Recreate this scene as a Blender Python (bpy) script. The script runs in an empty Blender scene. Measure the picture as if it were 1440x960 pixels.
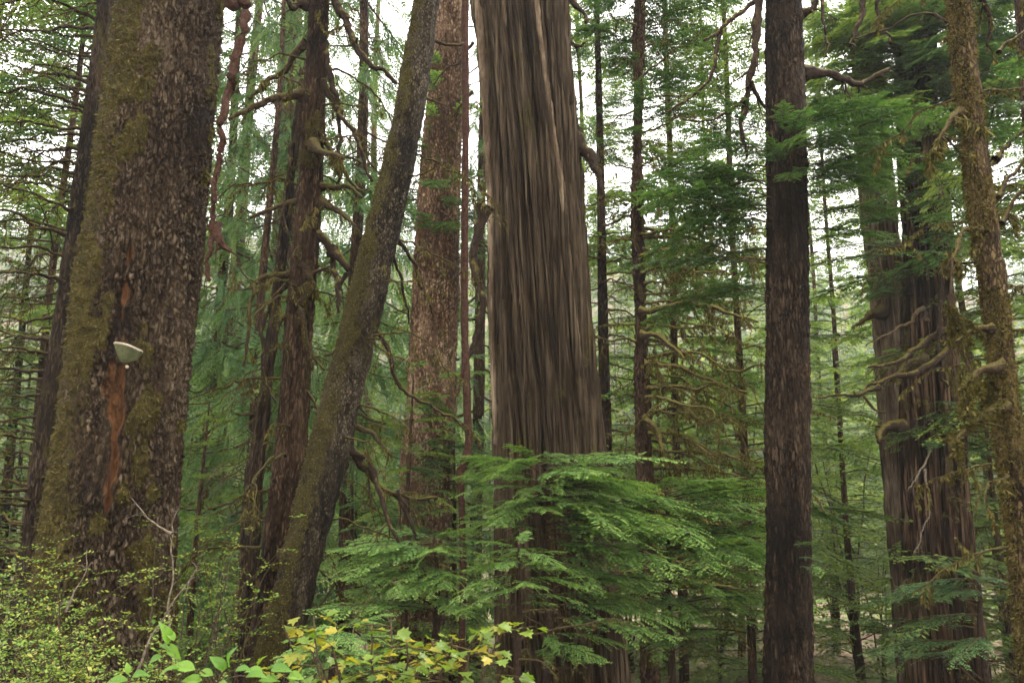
import bpy, math, random
import numpy as np
from mathutils import Vector, Matrix

R = math.radians
S = bpy.context.scene
COL = S.collection
rnd = random.Random(11)
RG = np.random.default_rng(7)

# ------------------------------------------------------------------ camera, sky, sun, exposure
PITCH = R(12.0)
FPX = 1130.2                      # focal length in pixels of a 1440 wide picture
CAMZ = 1.6
cam_d = bpy.data.cameras.new("camera")
cam = bpy.data.objects.new("camera", cam_d)
COL.objects.link(cam)
cam.location = (0, 0, CAMZ)
cam.rotation_euler = (R(90) + PITCH, 0, 0)
cam_d.sensor_width = 36
cam_d.lens = 36 * FPX / 1440
cam_d.clip_start = 0.05
cam_d.clip_end = 3000
S.camera = cam

SUN_EL, SUN_AZ = R(54), R(52)    # azimuth clockwise from +Y (view direction)
W = bpy.data.worlds.new("World")
S.world = W
W.use_nodes = True
wn = W.node_tree.nodes
wl = W.node_tree.links
bgn = wn["Background"]
sky = wn.new("ShaderNodeTexSky")
sky.sky_type = 'NISHITA'
sky.sun_disc = False
sky.sun_elevation = SUN_EL
sky.sun_rotation = SUN_AZ
sky.air_density = 1.0
sky.dust_density = 3.0
# an even overcast: the clear sky is mostly hidden behind bright cloud
mx = wn.new("ShaderNodeMix")
mx.data_type = 'RGBA'
mx.inputs[0].default_value = 0.88
wl.new(sky.outputs[0], mx.inputs[6])
mx.inputs[7].default_value = (13.7, 13.1, 12.3, 1)
wl.new(mx.outputs[2], bgn.inputs[0])
bgn.inputs[1].default_value = 0.10

sun_d = bpy.data.lights.new("sun", 'SUN')
sun = bpy.data.objects.new("sun", sun_d)
COL.objects.link(sun)
sun_d.energy = 1.5
sun_d.angle = R(14)
sun_d.color = (1.0, 0.95, 0.88)
sdir = Vector((math.sin(SUN_AZ) * math.cos(SUN_EL), math.cos(SUN_AZ) * math.cos(SUN_EL), math.sin(SUN_EL)))
sun.rotation_euler = sdir.to_track_quat('Z', 'Y').to_euler()

S.view_settings.view_transform = 'Standard'
S.view_settings.look = 'None'
S.view_settings.exposure = 2.1
S.view_settings.gamma = 1.0
S.cycles.max_bounces = 8
S.cycles.diffuse_bounces = 5
S.cycles.glossy_bounces = 2
S.cycles.transmission_bounces = 4
S.cycles.volume_bounces = 1
S.cycles.use_denoising = True
S.cycles.denoising_prefilter = 'FAST'
S.cycles.sample_clamp_indirect = 4.0
S.cycles.use_adaptive_sampling = False

# ------------------------------------------------------------------ helpers: pixels, noise, geometry
CP, SP = math.cos(PITCH), math.sin(PITCH)


def P(px, py, Y):
    """world point at depth Y (metres ahead) seen at pixel px, py of the 1440 x 960 picture"""
    a, b = (px - 720) / FPX, (480 - py) / FPX
    dy = CP - SP * b
    s = Y / dy
    return np.array([a * s, Y, CAMZ + s * (SP + CP * b)])


def px2m(Y, z, wpx):
    """metres spanned by wpx pixels at depth Y and height z"""
    return wpx / FPX * (Y * CP + (z - CAMZ) * SP)


def project(p):
    p = np.asarray(p, float)
    f = p[..., 1] * CP + (p[..., 2] - CAMZ) * SP
    u = -p[..., 1] * SP + (p[..., 2] - CAMZ) * CP
    return 720 + FPX * p[..., 0] / f, 480 - FPX * u / f


def sstep(a, b, x):
    t = np.clip((np.asarray(x, float) - a) / (b - a), 0, 1)
    return t * t * (3 - 2 * t)


def _h(ix, iy, iz, seed):
    h = (ix.astype(np.int64) * 374761393 + iy.astype(np.int64) * 668265263 + iz.astype(np.int64) * 2147483647 + seed * 1274126177) & 0xffffffff
    h = ((h ^ (h >> 13)) * 1274126177) & 0xffffffff
    h = ((h ^ (h >> 16)) * 2246822519) & 0xffffffff
    return ((h ^ (h >> 15)) & 0xffffff) / float(0xffffff)


def vnoise(p, seed=0):
    p = np.asarray(p, float)
    i = np.floor(p).astype(np.int64)
    f = p - i
    f = f * f * (3 - 2 * f)
    x, y, z = i[..., 0], i[..., 1], i[..., 2]
    fx, fy, fz = f[..., 0], f[..., 1], f[..., 2]
    r = 0
    for dx in (0, 1):
        wx = fx if dx else 1 - fx
        for dy in (0, 1):
            wy = fy if dy else 1 - fy
            for dz in (0, 1):
                wz = fz if dz else 1 - fz
                r = r + wx * wy * wz * _h(x + dx, y + dy, z + dz, seed)
    return r


def fbm(p, oct=4, seed=0, gain=0.5):
    p = np.asarray(p, float)
    a, s, t = 1.0, 0.0, 0.0
    for o in range(oct):
        s = s + a * vnoise(p * (2 ** o), seed + o * 17)
        t += a
        a *= gain
    return s / t


def voro(p, seed=0, lift=False):
    p = np.asarray(p, float)
    i = np.floor(p).astype(np.int64)
    f1 = np.full(p.shape[:-1], 9.0)
    f2 = np.full(p.shape[:-1], 9.0)
    idv = np.zeros(p.shape[:-1])
    dzc = np.zeros(p.shape[:-1])
    for dx in (-1, 0, 1):
        for dy in (-1, 0, 1):
            for dz in (-1, 0, 1):
                cx, cy, cz = i[..., 0] + dx, i[..., 1] + dy, i[..., 2] + dz
                hx = _h(cx, cy, cz, seed)
                oz = cz + _h(cx, cy, cz, seed + 2) - p[..., 2]
                d = (cx + hx - p[..., 0]) ** 2 + (cy + _h(cx, cy, cz, seed + 1) - p[..., 1]) ** 2 + oz ** 2
                nearer = d < f1
                f2 = np.where(nearer, f1, np.minimum(f2, d))
                f1 = np.where(nearer, d, f1)
                idv = np.where(nearer, hx, idv)
                dzc = np.where(nearer, oz, dzc)
    if lift:
        return np.sqrt(f1), np.sqrt(f2), idv, dzc
    return np.sqrt(f1), np.sqrt(f2), idv


def nrm(v):
    v = np.asarray(v, float)
    return v / np.maximum(np.linalg.norm(v, axis=-1, keepdims=True), 1e-9)


ATTR = ('tint', 'moss', 'hgt', 'rot')


class Geo:
    """collects vertices, quads, triangles and four float attributes; becomes ONE mesh"""

    def __init__(self):
        self.v, self.q, self.t, self.a, self.n = [], [], [], [], 0
        self._c = None

    def add(self, v, q=None, t=None, a=None):
        v = np.asarray(v, float).reshape(-1, 3)
        if a is None:
            a = np.zeros((len(v), 4))
        elif np.ndim(a) == 0:
            a = np.column_stack([np.full(len(v), a), np.zeros((len(v), 3))])
        self.v.append(v)
        self.a.append(np.asarray(a, float))
        if q is not None and len(q):
            self.q.append(np.asarray(q, np.int64).reshape(-1, 4) + self.n)
        if t is not None and len(t):
            self.t.append(np.asarray(t, np.int64).reshape(-1, 3) + self.n)
        self.n += len(v)

    def arrays(self):
        if self._c is None or self._c[4] != self.n:
            self._c = (np.concatenate(self.v) if self.v else np.zeros((0, 3)),
                       np.concatenate(self.q) if self.q else np.zeros((0, 4), np.int64),
                       np.concatenate(self.t) if self.t else np.zeros((0, 3), np.int64),
                       np.concatenate(self.a) if self.a else np.zeros((0, 4)), self.n)
        return self._c[:4]

    def put(self, g, M=None, dt=0.0):
        """adds another Geo moved by the 4x4 matrix M"""
        v, q, t, a = g.arrays()
        if not len(v):
            return
        if M is not None:
            v = v @ M[:3, :3].T + M[:3, 3]
        if dt:
            a = a.copy()
            a[:, 0] += dt
        self.add(v, q, t, a)

    def mesh(self, name, off=(0, 0, 0)):
        v, q, t, a = self.arrays()
        me = bpy.data.meshes.new(name)
        nq, nt = len(q), len(t)
        me.vertices.add(len(v))
        me.vertices.foreach_set('co', (v - np.asarray(off)).astype(np.float32).ravel())
        me.loops.add(nq * 4 + nt * 3)
        me.polygons.add(nq + nt)
        me.loops.foreach_set('vertex_index', np.concatenate([q.ravel(), t.ravel()]).astype(np.int32))
        ls = np.concatenate([np.arange(nq) * 4, nq * 4 + np.arange(nt) * 3]).astype(np.int32)
        me.polygons.foreach_set('loop_start', ls)
        for k, an in enumerate(ATTR):
            if np.any(a[:, k]):
                at = me.attributes.new(an, 'FLOAT', 'POINT')
                at.data.foreach_set('value', a[:, k].astype(np.float32))
        me.update(calc_edges=True)
        return me


def xf(loc, x, z=(0, 0, 1), s=1.0, flip=False, roll=0.0):
    """matrix whose local +X points along x with local +Z near z"""
    x = nrm(x)
    y = nrm(np.cross(z, x))
    zz = np.cross(x, y)
    if roll:
        y, zz = y * math.cos(roll) + zz * math.sin(roll), zz * math.cos(roll) - y * math.sin(roll)
    if flip:
        y = -y
    M = np.eye(4)
    M[:3, 0], M[:3, 1], M[:3, 2], M[:3, 3] = x * s, y * s, zz * s, loc
    return M


def smooth(pts, n):
    """Catmull-Rom through pts (rows may carry a radius as 4th column)"""
    p = np.asarray(pts, float)
    if len(p) < 3:
        t = np.linspace(0, 1, n)[:, None]
        return p[0] * (1 - t) + p[-1] * t
    q = np.vstack([2 * p[0] - p[1], p, 2 * p[-1] - p[-2]])
    u = np.linspace(0, len(p) - 1 - 1e-6, n)
    i = u.astype(int)
    f = (u - i)[:, None]
    a, b, c, d = q[i], q[i + 1], q[i + 2], q[i + 3]
    return 0.5 * (2 * b + (c - a) * f + (2 * a - 5 * b + 4 * c - d) * f ** 2 + (3 * b - a - 3 * c + d) * f ** 3)


def tube(g, pts, rad, seg=6, rough=0.0, cap=True, a=None, seed=0):
    p = np.asarray(pts, float)
    n = len(p)
    r = np.broadcast_to(np.asarray(rad, float), (n,))
    tg = nrm(np.gradient(p, axis=0))
    up = np.array([0, 0, 1.0]) if abs(tg[0, 2]) < 0.9 else np.array([0, 1.0, 0])
    s = nrm(np.cross(tg, up))
    b = np.cross(s, tg)
    th = np.linspace(0, 2 * np.pi, seg, endpoint=False)
    ring = np.cos(th)[None, :, None] * s[:, None, :] + np.sin(th)[None, :, None] * b[:, None, :]
    rr = np.repeat(r[:, None], seg, 1)
    if rough:
        pp = p[:, None, :] + ring * r[:, None, None]
        k = 1.2 / max(float(r.max()), 0.004)
        rr = rr * (1 + rough * (fbm(pp * k, 2, seed) - 0.45) * 2)
    v = p[:, None, :] + ring * rr[:, :, None]
    idx = np.arange(n * seg).reshape(n, seg)
    nx = np.roll(idx, -1, 1)
    q = np.stack([idx[:-1], nx[:-1], nx[1:], idx[1:]], -1).reshape(-1, 4)
    vv = v.reshape(-1, 3)
    t = None
    if cap:
        vv = np.vstack([vv, p[-1] + tg[-1] * r[-1] * 0.6])
        e = idx[-1]
        t = np.stack([e, np.roll(e, -1), np.full(seg, n * seg)], -1)
    aa = np.zeros((len(vv), 4))
    if a is not None:
        aa[:, 0] = a
    g.add(vv, q, t, aa)


def diamonds(g, base, d, side, ln, wd, tint, up=None, wide=0.45, ridge=0.0):
    """one leaf-like quad for every row: base, direction, side vector, length, width"""
    base, d, side = np.asarray(base, float), np.asarray(d, float), np.asarray(side, float)
    m = len(base)
    if not m:
        return
    ln = np.broadcast_to(ln, (m,))[:, None]
    wd = np.broadcast_to(wd, (m,))[:, None]
    mid = base + d * ln * wide
    tip = base + d * ln
    if up is not None:
        tip = tip + up * ln
    if ridge:
        nn = np.cross(d, side)
        mid = mid + nn * wd * ridge
    v = np.stack([base, mid + side * wd / 2, tip, mid - side * wd / 2], 1).reshape(-1, 3)
    q = np.arange(4 * m).reshape(m, 4)
    aa = np.zeros((4 * m, 4))
    aa[:, 0] = np.repeat(np.broadcast_to(tint, (m,)), 4)
    g.add(v, q, None, aa)


# ------------------------------------------------------------------ ground height
def ground_z(x, y):
    x, y = np.asarray(x, float), np.asarray(y, float)
    z = -2.6 * sstep(6.0, 15.0, y) - 1.4 * sstep(18, 60, y)
    p = np.stack([x * 0.25, y * 0.25, np.zeros_like(x + y)], -1)
    z = z + (fbm(p, 3, 5) - 0.5) * 0.7 * sstep(3, 9, np.hypot(x, y))
    hill = sstep(95, 360, y + 0.12 * np.abs(x + 40)) * 105
    pp = np.stack([x * 0.008, y * 0.004, np.zeros_like(x + y)], -1)
    z = z + hill * (0.55 + 0.8 * fbm(pp, 3, 9))
    return z


def gz(x, y):
    return float(ground_z(np.array([x]), np.array([y]))[0])


# ------------------------------------------------------------------ materials
class Mat:
    def __init__(self, name):
        self.m = bpy.data.materials.new(name)
        self.m.use_nodes = True
        self.nt = self.m.node_tree
        self.nt.nodes.clear()
        self.out = self.n('OutputMaterial')

    def n(self, t, **k):
        nd = self.nt.nodes.new('ShaderNode' + t)
        for a, b in k.items():
            setattr(nd, a, b)
        return nd

    def l(self, a, b):
        self.nt.links.new(a, b)

    def attr(self, name):
        nd = self.n('Attribute', attribute_name=name)
        return nd.outputs['Fac']

    def coords(self, scale):
        tc = self.n('TexCoord')
        mp = self.n('Mapping')
        mp.inputs['Scale'].default_value = scale
        self.l(tc.outputs['Object'], mp.inputs['Vector'])
        return mp.outputs[0]

    def noise(self, vec, scale, detail=4, rough=0.55, dist=0.0):
        nd = self.n('TexNoise')
        nd.inputs['Scale'].default_value = scale
        nd.inputs['Detail'].default_value = detail
        nd.inputs['Roughness'].default_value = rough
        nd.inputs['Distortion'].default_value = dist
        if vec is not None:
            self.l(vec, nd.inputs['Vector'])
        return nd.outputs['Fac']

    def ramp(self, fac, stops):
        nd = self.n('ValToRGB')
        cr = nd.color_ramp
        while len(cr.elements) < len(stops):
            cr.elements.new(0.5)
        for e, (p, c) in zip(cr.elements, stops):
            e.position = p
            e.color = (c[0], c[1], c[2], 1)
        self.l(fac, nd.inputs[0])
        return nd.outputs[0]

    def mix(self, f, a, b, mode='MIX'):
        nd = self.n('Mix', data_type='RGBA', blend_type=mode)
        for s, i in ((f, 0), (a, 6), (b, 7)):
            if hasattr(s, 'is_linked'):
                self.l(s, nd.inputs[i])
            elif i == 0:
                nd.inputs[0].default_value = s
            else:
                nd.inputs[i].default_value = (s[0], s[1], s[2], 1)
        return nd.outputs[2]

    def math(self, op, a, b=0.0, c=None):
        nd = self.n('Math', operation=op)
        for i, s in enumerate((a, b) if c is None else (a, b, c)):
            if hasattr(s, 'is_linked'):
                self.l(s, nd.inputs[i])
            else:
                nd.inputs[i].default_value = s
        return nd.outputs[0]

    def rng(self, v, a, b, c=0.0, d=1.0):
        nd = self.n('MapRange')
        self.l(v, nd.inputs[0])
        for i, s in enumerate((a, b, c, d)):
            nd.inputs[1 + i].default_value = s
        return nd.outputs[0]

    def finish(self, col, rough=0.85, spec=0.25, bump=None, bs=0.5, bd=0.01):
        p = self.n('BsdfPrincipled')
        self.l(col, p.inputs['Base Color'])
        p.inputs['Roughness'].default_value = rough
        p.inputs['Specular IOR Level'].default_value = spec
        if bump is not None:
            b = self.n('Bump')
            b.inputs['Strength'].default_value = bs
            b.inputs['Distance'].default_value = bd
            self.l(bump, b.inputs['Height'])
            self.l(b.outputs[0], p.inputs['Normal'])
        self.l(p.outputs[0], self.out.inputs[0])
        return self.m


MOSS_A, MOSS_B = (0.016, 0.012, 0.004), (0.094, 0.076, 0.022)


def bark_mat(name, dark, mid, light, zs=0.35, sc=22, spec=0.3, bd=0.012, rotcol=(0.130, 0.060, 0.025), moss=(MOSS_A, MOSS_B), cells=None, broad=1.3, hw=0.18):
    """bark: plates or fibres of varied tone with some light and shade painted in, an exposed rot streak (rot) and moss patches (moss)"""
    m = Mat(name)
    dark, mid, light = ((c[0] * k, c[1] * k, c[2] * k * 0.86) for c, k in ((dark, 0.75), (mid, 0.84), (light, 0.92)))
    co = m.coords((1, 1, zs))
    n1 = m.noise(co, sc, 6, 0.7)
    n2 = m.noise(m.coords((1, 1, 0.6)), 1.3, 4, 0.55)
    n3 = m.noise(co, sc * 3.3, 4, 0.65)
    h = m.attr('hgt')
    bump = m.math('ADD', m.math('MULTIPLY', n1, 1.0), m.math('MULTIPLY', n3, 0.7))
    f = m.math('ADD', m.math('MULTIPLY', m.math('SUBTRACT', n1, 0.5), 0.9), m.math('MULTIPLY', m.math('SUBTRACT', n3, 0.5), 0.6))
    f = m.math('ADD', f, m.math('MULTIPLY', m.math('SUBTRACT', n2, 0.5), broad))
    n4 = m.noise(m.coords((1, 1, 0.10)), 14, 4, 0.7)
    f = m.math('ADD', f, m.math('MULTIPLY', m.math('SUBTRACT', n4, 0.5), 0.7))
    f = m.math('ADD', f, m.math('MULTIPLY', m.math('SUBTRACT', h, 0.5), hw))  # low bark darker: inner bark tone, plus groove shade put into the colour
    if cells:
        csc, cz, warp = cells
        cv = m.coords((1, 1, cz))
        nz = m.n('TexNoise')
        nz.inputs['Scale'].default_value = csc * 0.8
        nz.inputs['Detail'].default_value = 4
        nz.inputs['Roughness'].default_value = 0.65
        m.l(cv, nz.inputs['Vector'])
        va = m.n('VectorMath', operation='MULTIPLY_ADD')
        m.l(nz.outputs['Color'], va.inputs[0])
        va.inputs[1].default_value = (warp / csc,) * 3
        m.l(cv, va.inputs[2])
        ve = m.n('TexVoronoi', feature='DISTANCE_TO_EDGE')
        vc = m.n('TexVoronoi', feature='F1')
        for v in (ve, vc):
            v.inputs['Scale'].default_value = csc
            m.l(va.outputs[0], v.inputs['Vector'])
        plate = m.rng(ve.outputs['Distance'], 0.0, 0.25)
        sx = m.n('SeparateColor')
        m.l(vc.outputs['Color'], sx.inputs[0])
        cr = sx.outputs[0]
        n5 = m.noise(m.coords((1, 1, 0.5)), 2.6, 3, 0.6)
        wgt = m.rng(n5, 0.36, 0.62, 0.14, 0.62)
        f = m.math('ADD', f, m.math('MULTIPLY', m.math('SUBTRACT', m.math('MULTIPLY', plate, m.math('MULTIPLY_ADD', cr, 0.8, 0.45)), 0.42), wgt))  # plates vary in tone; lit flakes and crack shade are painted in too
        bump = m.math('ADD', m.math('MULTIPLY', bump, 0.55), m.math('MULTIPLY', plate, m.math('MULTIPLY_ADD', cr, 0.9, 0.5)))
    f = m.math('ADD', f, 0.5)
    c = m.ramp(f, [(0.22, dark), (0.52, mid), (0.92, light)])
    rot = m.attr('rot')
    rc = m.ramp(n1, [(0.3, (rotcol[0] * 0.35, rotcol[1] * 0.3, rotcol[2] * 0.3)), (0.65, rotcol)])
    c = m.mix(m.rng(m.math('ADD', rot, m.math('MULTIPLY', m.math('SUBTRACT', n1, 0.5), 1.6)), 0.30, 0.75), c, rc)
    mc = m.ramp(m.noise(m.coords((1, 1, 1)), 60, 5, 0.75), [(0.3, moss[0]), (0.68, moss[1])])
    mc = m.mix(m.rng(m.noise(m.coords((1, 1, 1)), 4.0, 3, 0.6), 0.35, 0.65), mc, m.mix(1.0, mc, (0.55, 0.52, 0.50), 'MULTIPLY'))
    mf = m.math('ADD', m.attr('moss'), m.math('MULTIPLY', m.math('SUBTRACT', m.noise(m.coords((1, 1, 0.7)), 18, 6, 0.78), 0.5), 2.6))
    c = m.mix(m.rng(mf, 0.40, 0.70), c, mc)
    return m.finish(c, 0.8, spec * 0.22, bump, 1.0, bd)


def branch_mat(name, dark, light, moss, amount=0.5):
    """bare wood with moss on its upper side"""
    m = Mat(name)
    n1 = m.noise(m.coords((1, 1, 1)), 35, 4, 0.65)
    c = m.ramp(n1, [(0.35, dark), (0.7, light)])
    ge = m.n('NewGeometry')
    sx = m.n('SeparateXYZ')
    m.l(ge.outputs['Normal'], sx.inputs[0])
    k = m.math('ADD', m.math('MULTIPLY', sx.outputs[2], 0.45), m.math('MULTIPLY', m.noise(m.coords((1, 1, 1)), 9, 3, 0.6), 1.0))
    mc = m.ramp(m.noise(m.coords((1, 1, 1)), 90, 3, 0.7), [(0.3, moss[0]), (0.68, moss[1])])
    c = m.mix(m.rng(k, 1.0 - amount, 1.15 - amount), c, mc)
    return m.finish(c, 0.85, 0.05, n1, 0.8, 0.006)


def leaf_mat(name, stops, trans=0.35, spec=0.25, rough=0.5):
    """foliage: the attribute tint picks the leaf's own colour; some light passes through"""
    m = Mat(name)
    isl = m.n('NewGeometry').outputs['Random Per Island']
    oi = m.n('ObjectInfo').outputs['Random']
    t = m.math('ADD', m.attr('tint'), m.math('MULTIPLY', m.math('SUBTRACT', isl, 0.5), 0.34))
    t = m.math('ADD', t, m.math('MULTIPLY', m.math('SUBTRACT', oi, 0.5), 0.10))
    c = m.ramp(t, stops)
    p = m.n('BsdfPrincipled')
    m.l(c, p.inputs['Base Color'])
    p.inputs['Roughness'].default_value = rough
    p.inputs['Specular IOR Level'].default_value = spec * 0.4
    tr = m.n('BsdfTranslucent')
    tc = m.mix(1.0, c, (1.25, 1.3, 0.6), 'MULTIPLY')
    m.l(tc, tr.inputs[0])
    ms = m.n('MixShader')
    ms.inputs[0].default_value = trans
    m.l(p.outputs[0], ms.inputs[1])
    m.l(tr.outputs[0], ms.inputs[2])
    m.l(ms.outputs[0], m.out.inputs[0])
    return m.m


def veined_mat(name, lo, hi, lobed=False):
    """a broad leaf: paler midrib and side veins, brown blotches, some light passing through"""
    m = Mat(name)
    tc = m.n('TexCoord')
    sx = m.n('SeparateXYZ')
    m.l(tc.outputs['Object'], sx.inputs[0])
    x, y = sx.outputs[0], sx.outputs[1]
    ay = m.math('ABSOLUTE', y)
    if lobed:
        ang = m.math('ARCTAN2', y, m.math('SUBTRACT', x, 0.05))
        w = m.math('ABSOLUTE', m.math('SINE', m.math('MULTIPLY', ang, 4.2)))
    else:
        w = m.math('ABSOLUTE', m.math('SINE', m.math('MULTIPLY', m.math('SUBTRACT', x, m.math('MULTIPLY', ay, 0.9)), 26.0)))
    vein = m.math('MAXIMUM', m.rng(w, 0.0, 0.28, 1.0, 0.0), m.rng(ay, 0.0, 0.022, 1.0, 0.0))
    oi = m.n('ObjectInfo').outputs['Random']
    n1 = m.noise(m.coords((1, 1, 1)), 5.0, 4, 0.6)
    t = m.math('ADD', m.math('MULTIPLY', oi, 0.75), m.math('MULTIPLY', n1, 0.35))
    c = m.ramp(t, [(0.1, lo), (0.95, hi)])
    c = m.mix(m.math('MULTIPLY', vein, 0.45), c, (min(1, hi[0] * 1.5), min(1, hi[1] * 1.35), hi[2] * 2.2))
    n2 = m.noise(m.coords((1, 1, 1)), 9.0, 3, 0.6)
    c = m.mix(m.rng(n2, 0.68, 0.74), c, (0.07, 0.035, 0.012))
    p = m.n('BsdfPrincipled')
    m.l(c, p.inputs['Base Color'])
    p.inputs['Roughness'].default_value = 0.42
    p.inputs['Specular IOR Level'].default_value = 0.3
    b = m.n('Bump')
    b.inputs['Strength'].default_value = 0.5
    b.inputs['Distance'].default_value = 0.02
    m.l(vein, b.inputs['Height'])
    m.l(b.outputs[0], p.inputs['Normal'])
    tr = m.n('BsdfTranslucent')
    m.l(m.mix(1.0, c, (1.25, 1.3, 0.6), 'MULTIPLY'), tr.inputs[0])
    ms = m.n('MixShader')
    ms.inputs[0].default_value = 0.4
    m.l(p.outputs[0], ms.inputs[1])
    m.l(tr.outputs[0], ms.inputs[2])
    m.l(ms.outputs[0], m.out.inputs[0])
    return m.m


def plain_mat(name, col, rough=0.6, spec=0.3, var=0.35, sc=40):
    m = Mat(name)
    n1 = m.noise(m.coords((1, 1, 1)), sc, 4, 0.6)
    lo = tuple(x * (1 - var) for x in col)
    hi = tuple(min(1, x * (1 + var)) for x in col)
    return m.finish(m.ramp(n1, [(0.3, lo), (0.7, hi)]), rough, spec, n1, 0.4, 0.004)


M = {}
M['spruce'] = bark_mat('spruce bark', (0.010, 0.006, 0.004), (0.040, 0.0255, 0.0168), (0.118, 0.088, 0.067), 0.28, 16, 0.4, 0.016, cells=(24, 0.36, 1.9))
M['hemlock'] = bark_mat('hemlock bark', (0.009, 0.005, 0.0035), (0.040, 0.023, 0.015), (0.120, 0.077, 0.054), 0.2, 18, 0.3, 0.014, cells=(32, 0.2, 1.5))
M['dark'] = bark_mat('dark hemlock bark', (0.005, 0.0033, 0.0024), (0.0215, 0.0138, 0.0096), (0.070, 0.047, 0.035), 0.18, 18, 0.3, 0.014, cells=(32, 0.16, 1.5))
M['cedar'] = bark_mat('cedar bark', (0.020, 0.0135, 0.009), (0.048, 0.033, 0.0225), (0.090, 0.067, 0.050), 0.06, 15, 0.25, 0.030, broad=0.9, cells=(13, 0.025, 0.45), hw=0.30)
M['palecedar'] = bark_mat('grey cedar bark', (0.022, 0.014, 0.010), (0.090, 0.062, 0.046), (0.26, 0.20, 0.16), 0.045, 20, 0.2, 0.014)
M['darkcedar'] = bark_mat('dark reddish cedar bark', (0.009, 0.005, 0.0032), (0.034, 0.019, 0.0125), (0.115, 0.073, 0.051), 0.10, 13, 0.2, 0.030, cells=(11, 0.07, 1.3), hw=0.36)
M['redspruce'] = bark_mat('reddish spruce bark', (0.034, 0.017, 0.011), (0.125, 0.074, 0.051), (0.31, 0.22, 0.165), 0.4, 16, 0.3, 0.014, cells=(18, 0.45, 1.6))
M['mossybark'] = bark_mat('mossy bark', (0.008, 0.005, 0.003), (0.036, 0.023, 0.014), (0.130, 0.094, 0.056), 0.45, 20, 0.2, 0.016,
                          moss=((0.022, 0.015, 0.004), (0.165, 0.122, 0.040)), cells=(28, 0.4, 1.7))
M['leanbark'] = bark_mat('grey black bark', (0.005, 0.0036, 0.0026), (0.0190, 0.0138, 0.0100), (0.098, 0.077, 0.060), 0.5, 26, 0.4, 0.014,
                         moss=((0.015, 0.012, 0.004), (0.082, 0.068, 0.021)), cells=(40, 0.5, 1.6))
M['limb'] = branch_mat('dark mossy limb', (0.008, 0.0055, 0.004), (0.036, 0.024, 0.017), ((0.026, 0.021, 0.006), (0.110, 0.090, 0.024)), 0.36)
M['mosslimb'] = branch_mat('moss covered limb', (0.014, 0.010, 0.006), (0.060, 0.041, 0.025), ((0.020, 0.016, 0.006), (0.090, 0.075, 0.026)), 0.46)
M['goldlimb'] = branch_mat('gold green mossy limb', (0.016, 0.012, 0.007), (0.065, 0.046, 0.028), ((0.032, 0.027, 0.008), (0.165, 0.140, 0.042)), 0.56)
M['deadlimb'] = branch_mat('dead reddish limb', (0.016, 0.008, 0.006), (0.062, 0.033, 0.023), ((0.03, 0.02, 0.008), (0.08, 0.06, 0.02)), 0.12)
M['twig'] = branch_mat('twig wood', (0.018, 0.012, 0.008), (0.070, 0.048, 0.032), ((0.028, 0.022, 0.008), (0.085, 0.070, 0.022)), 0.28)
M['greytwig'] = branch_mat('grey twig wood', (0.05, 0.038, 0.028), (0.17, 0.14, 0.105), ((0.05, 0.04, 0.015), (0.12, 0.1, 0.04)), 0.15)
M['moss'] = leaf_mat('moss tufts', [(0.0, (0.013, 0.011, 0.004)), (0.5, (0.056, 0.048, 0.014)), (1.0, (0.150, 0.124, 0.044))], 0.25, 0.05, 0.9)
M['hem'] = leaf_mat('hemlock needles', [(0.0, (0.014, 0.032, 0.015)), (0.4, (0.030, 0.072, 0.027)), (0.72, (0.062, 0.125, 0.040)), (1.0, (0.11, 0.175, 0.05))], 0.34, 0.3)
M['mid'] = leaf_mat('hemlock needles painted lit', [(0.0, (0.030, 0.060, 0.024)), (0.4, (0.074, 0.130, 0.043)), (0.72, (0.140, 0.205, 0.058)), (1.0, (0.21, 0.255, 0.068))], 0.45, 0.2)  # paler copy of the hemlock needles, background light put into the colour
M['bright'] = leaf_mat('young hemlock needles', [(0.0, (0.016, 0.046, 0.020)), (0.36, (0.058, 0.130, 0.039)), (0.62, (0.132, 0.245, 0.061)), (1.0, (0.235, 0.35, 0.088))], 0.34, 0.3)
M['cedl'] = leaf_mat('cedar fronds', [(0.0, (0.020, 0.048, 0.020)), (0.45, (0.060, 0.115, 0.038)), (0.75, (0.125, 0.185, 0.055)), (1.0, (0.21, 0.24, 0.07))], 0.38, 0.25)
M['farl'] = leaf_mat('distant needles painted lit', [(0.0, (0.038, 0.070, 0.034)), (0.45, (0.092, 0.145, 0.052)), (0.8, (0.17, 0.22, 0.066)), (1.0, (0.26, 0.27, 0.085))], 0.45, 0.2)  # palest needle copy: brightness of backlit distance painted into its colour
M['shrub'] = leaf_mat('shrub leaves', [(0.0, (0.030, 0.070, 0.014)), (0.45, (0.095, 0.175, 0.034)), (0.8, (0.20, 0.26, 0.055)), (1.0, (0.34, 0.30, 0.09))], 0.40, 0.3)
M['maple_green'] = veined_mat('green maple leaf', (0.050, 0.105, 0.012), (0.14, 0.20, 0.022), True)
M['maple_yellow'] = veined_mat('yellow maple leaf', (0.13, 0.155, 0.016), (0.27, 0.23, 0.025), True)
M['maple_orange'] = veined_mat('orange maple leaf', (0.20, 0.095, 0.022), (0.34, 0.21, 0.08), True)
M['broad'] = veined_mat('bright broad leaf', (0.050, 0.135, 0.012), (0.125, 0.235, 0.022))
M['fungus_top'] = plain_mat('fungus rim', (0.27, 0.23, 0.175), 0.7, 0.2, 0.35, 30)
M['fungus_under'] = plain_mat('fungus pores', (0.078, 0.084, 0.044), 0.8, 0.1, 0.30, 26)

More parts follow.
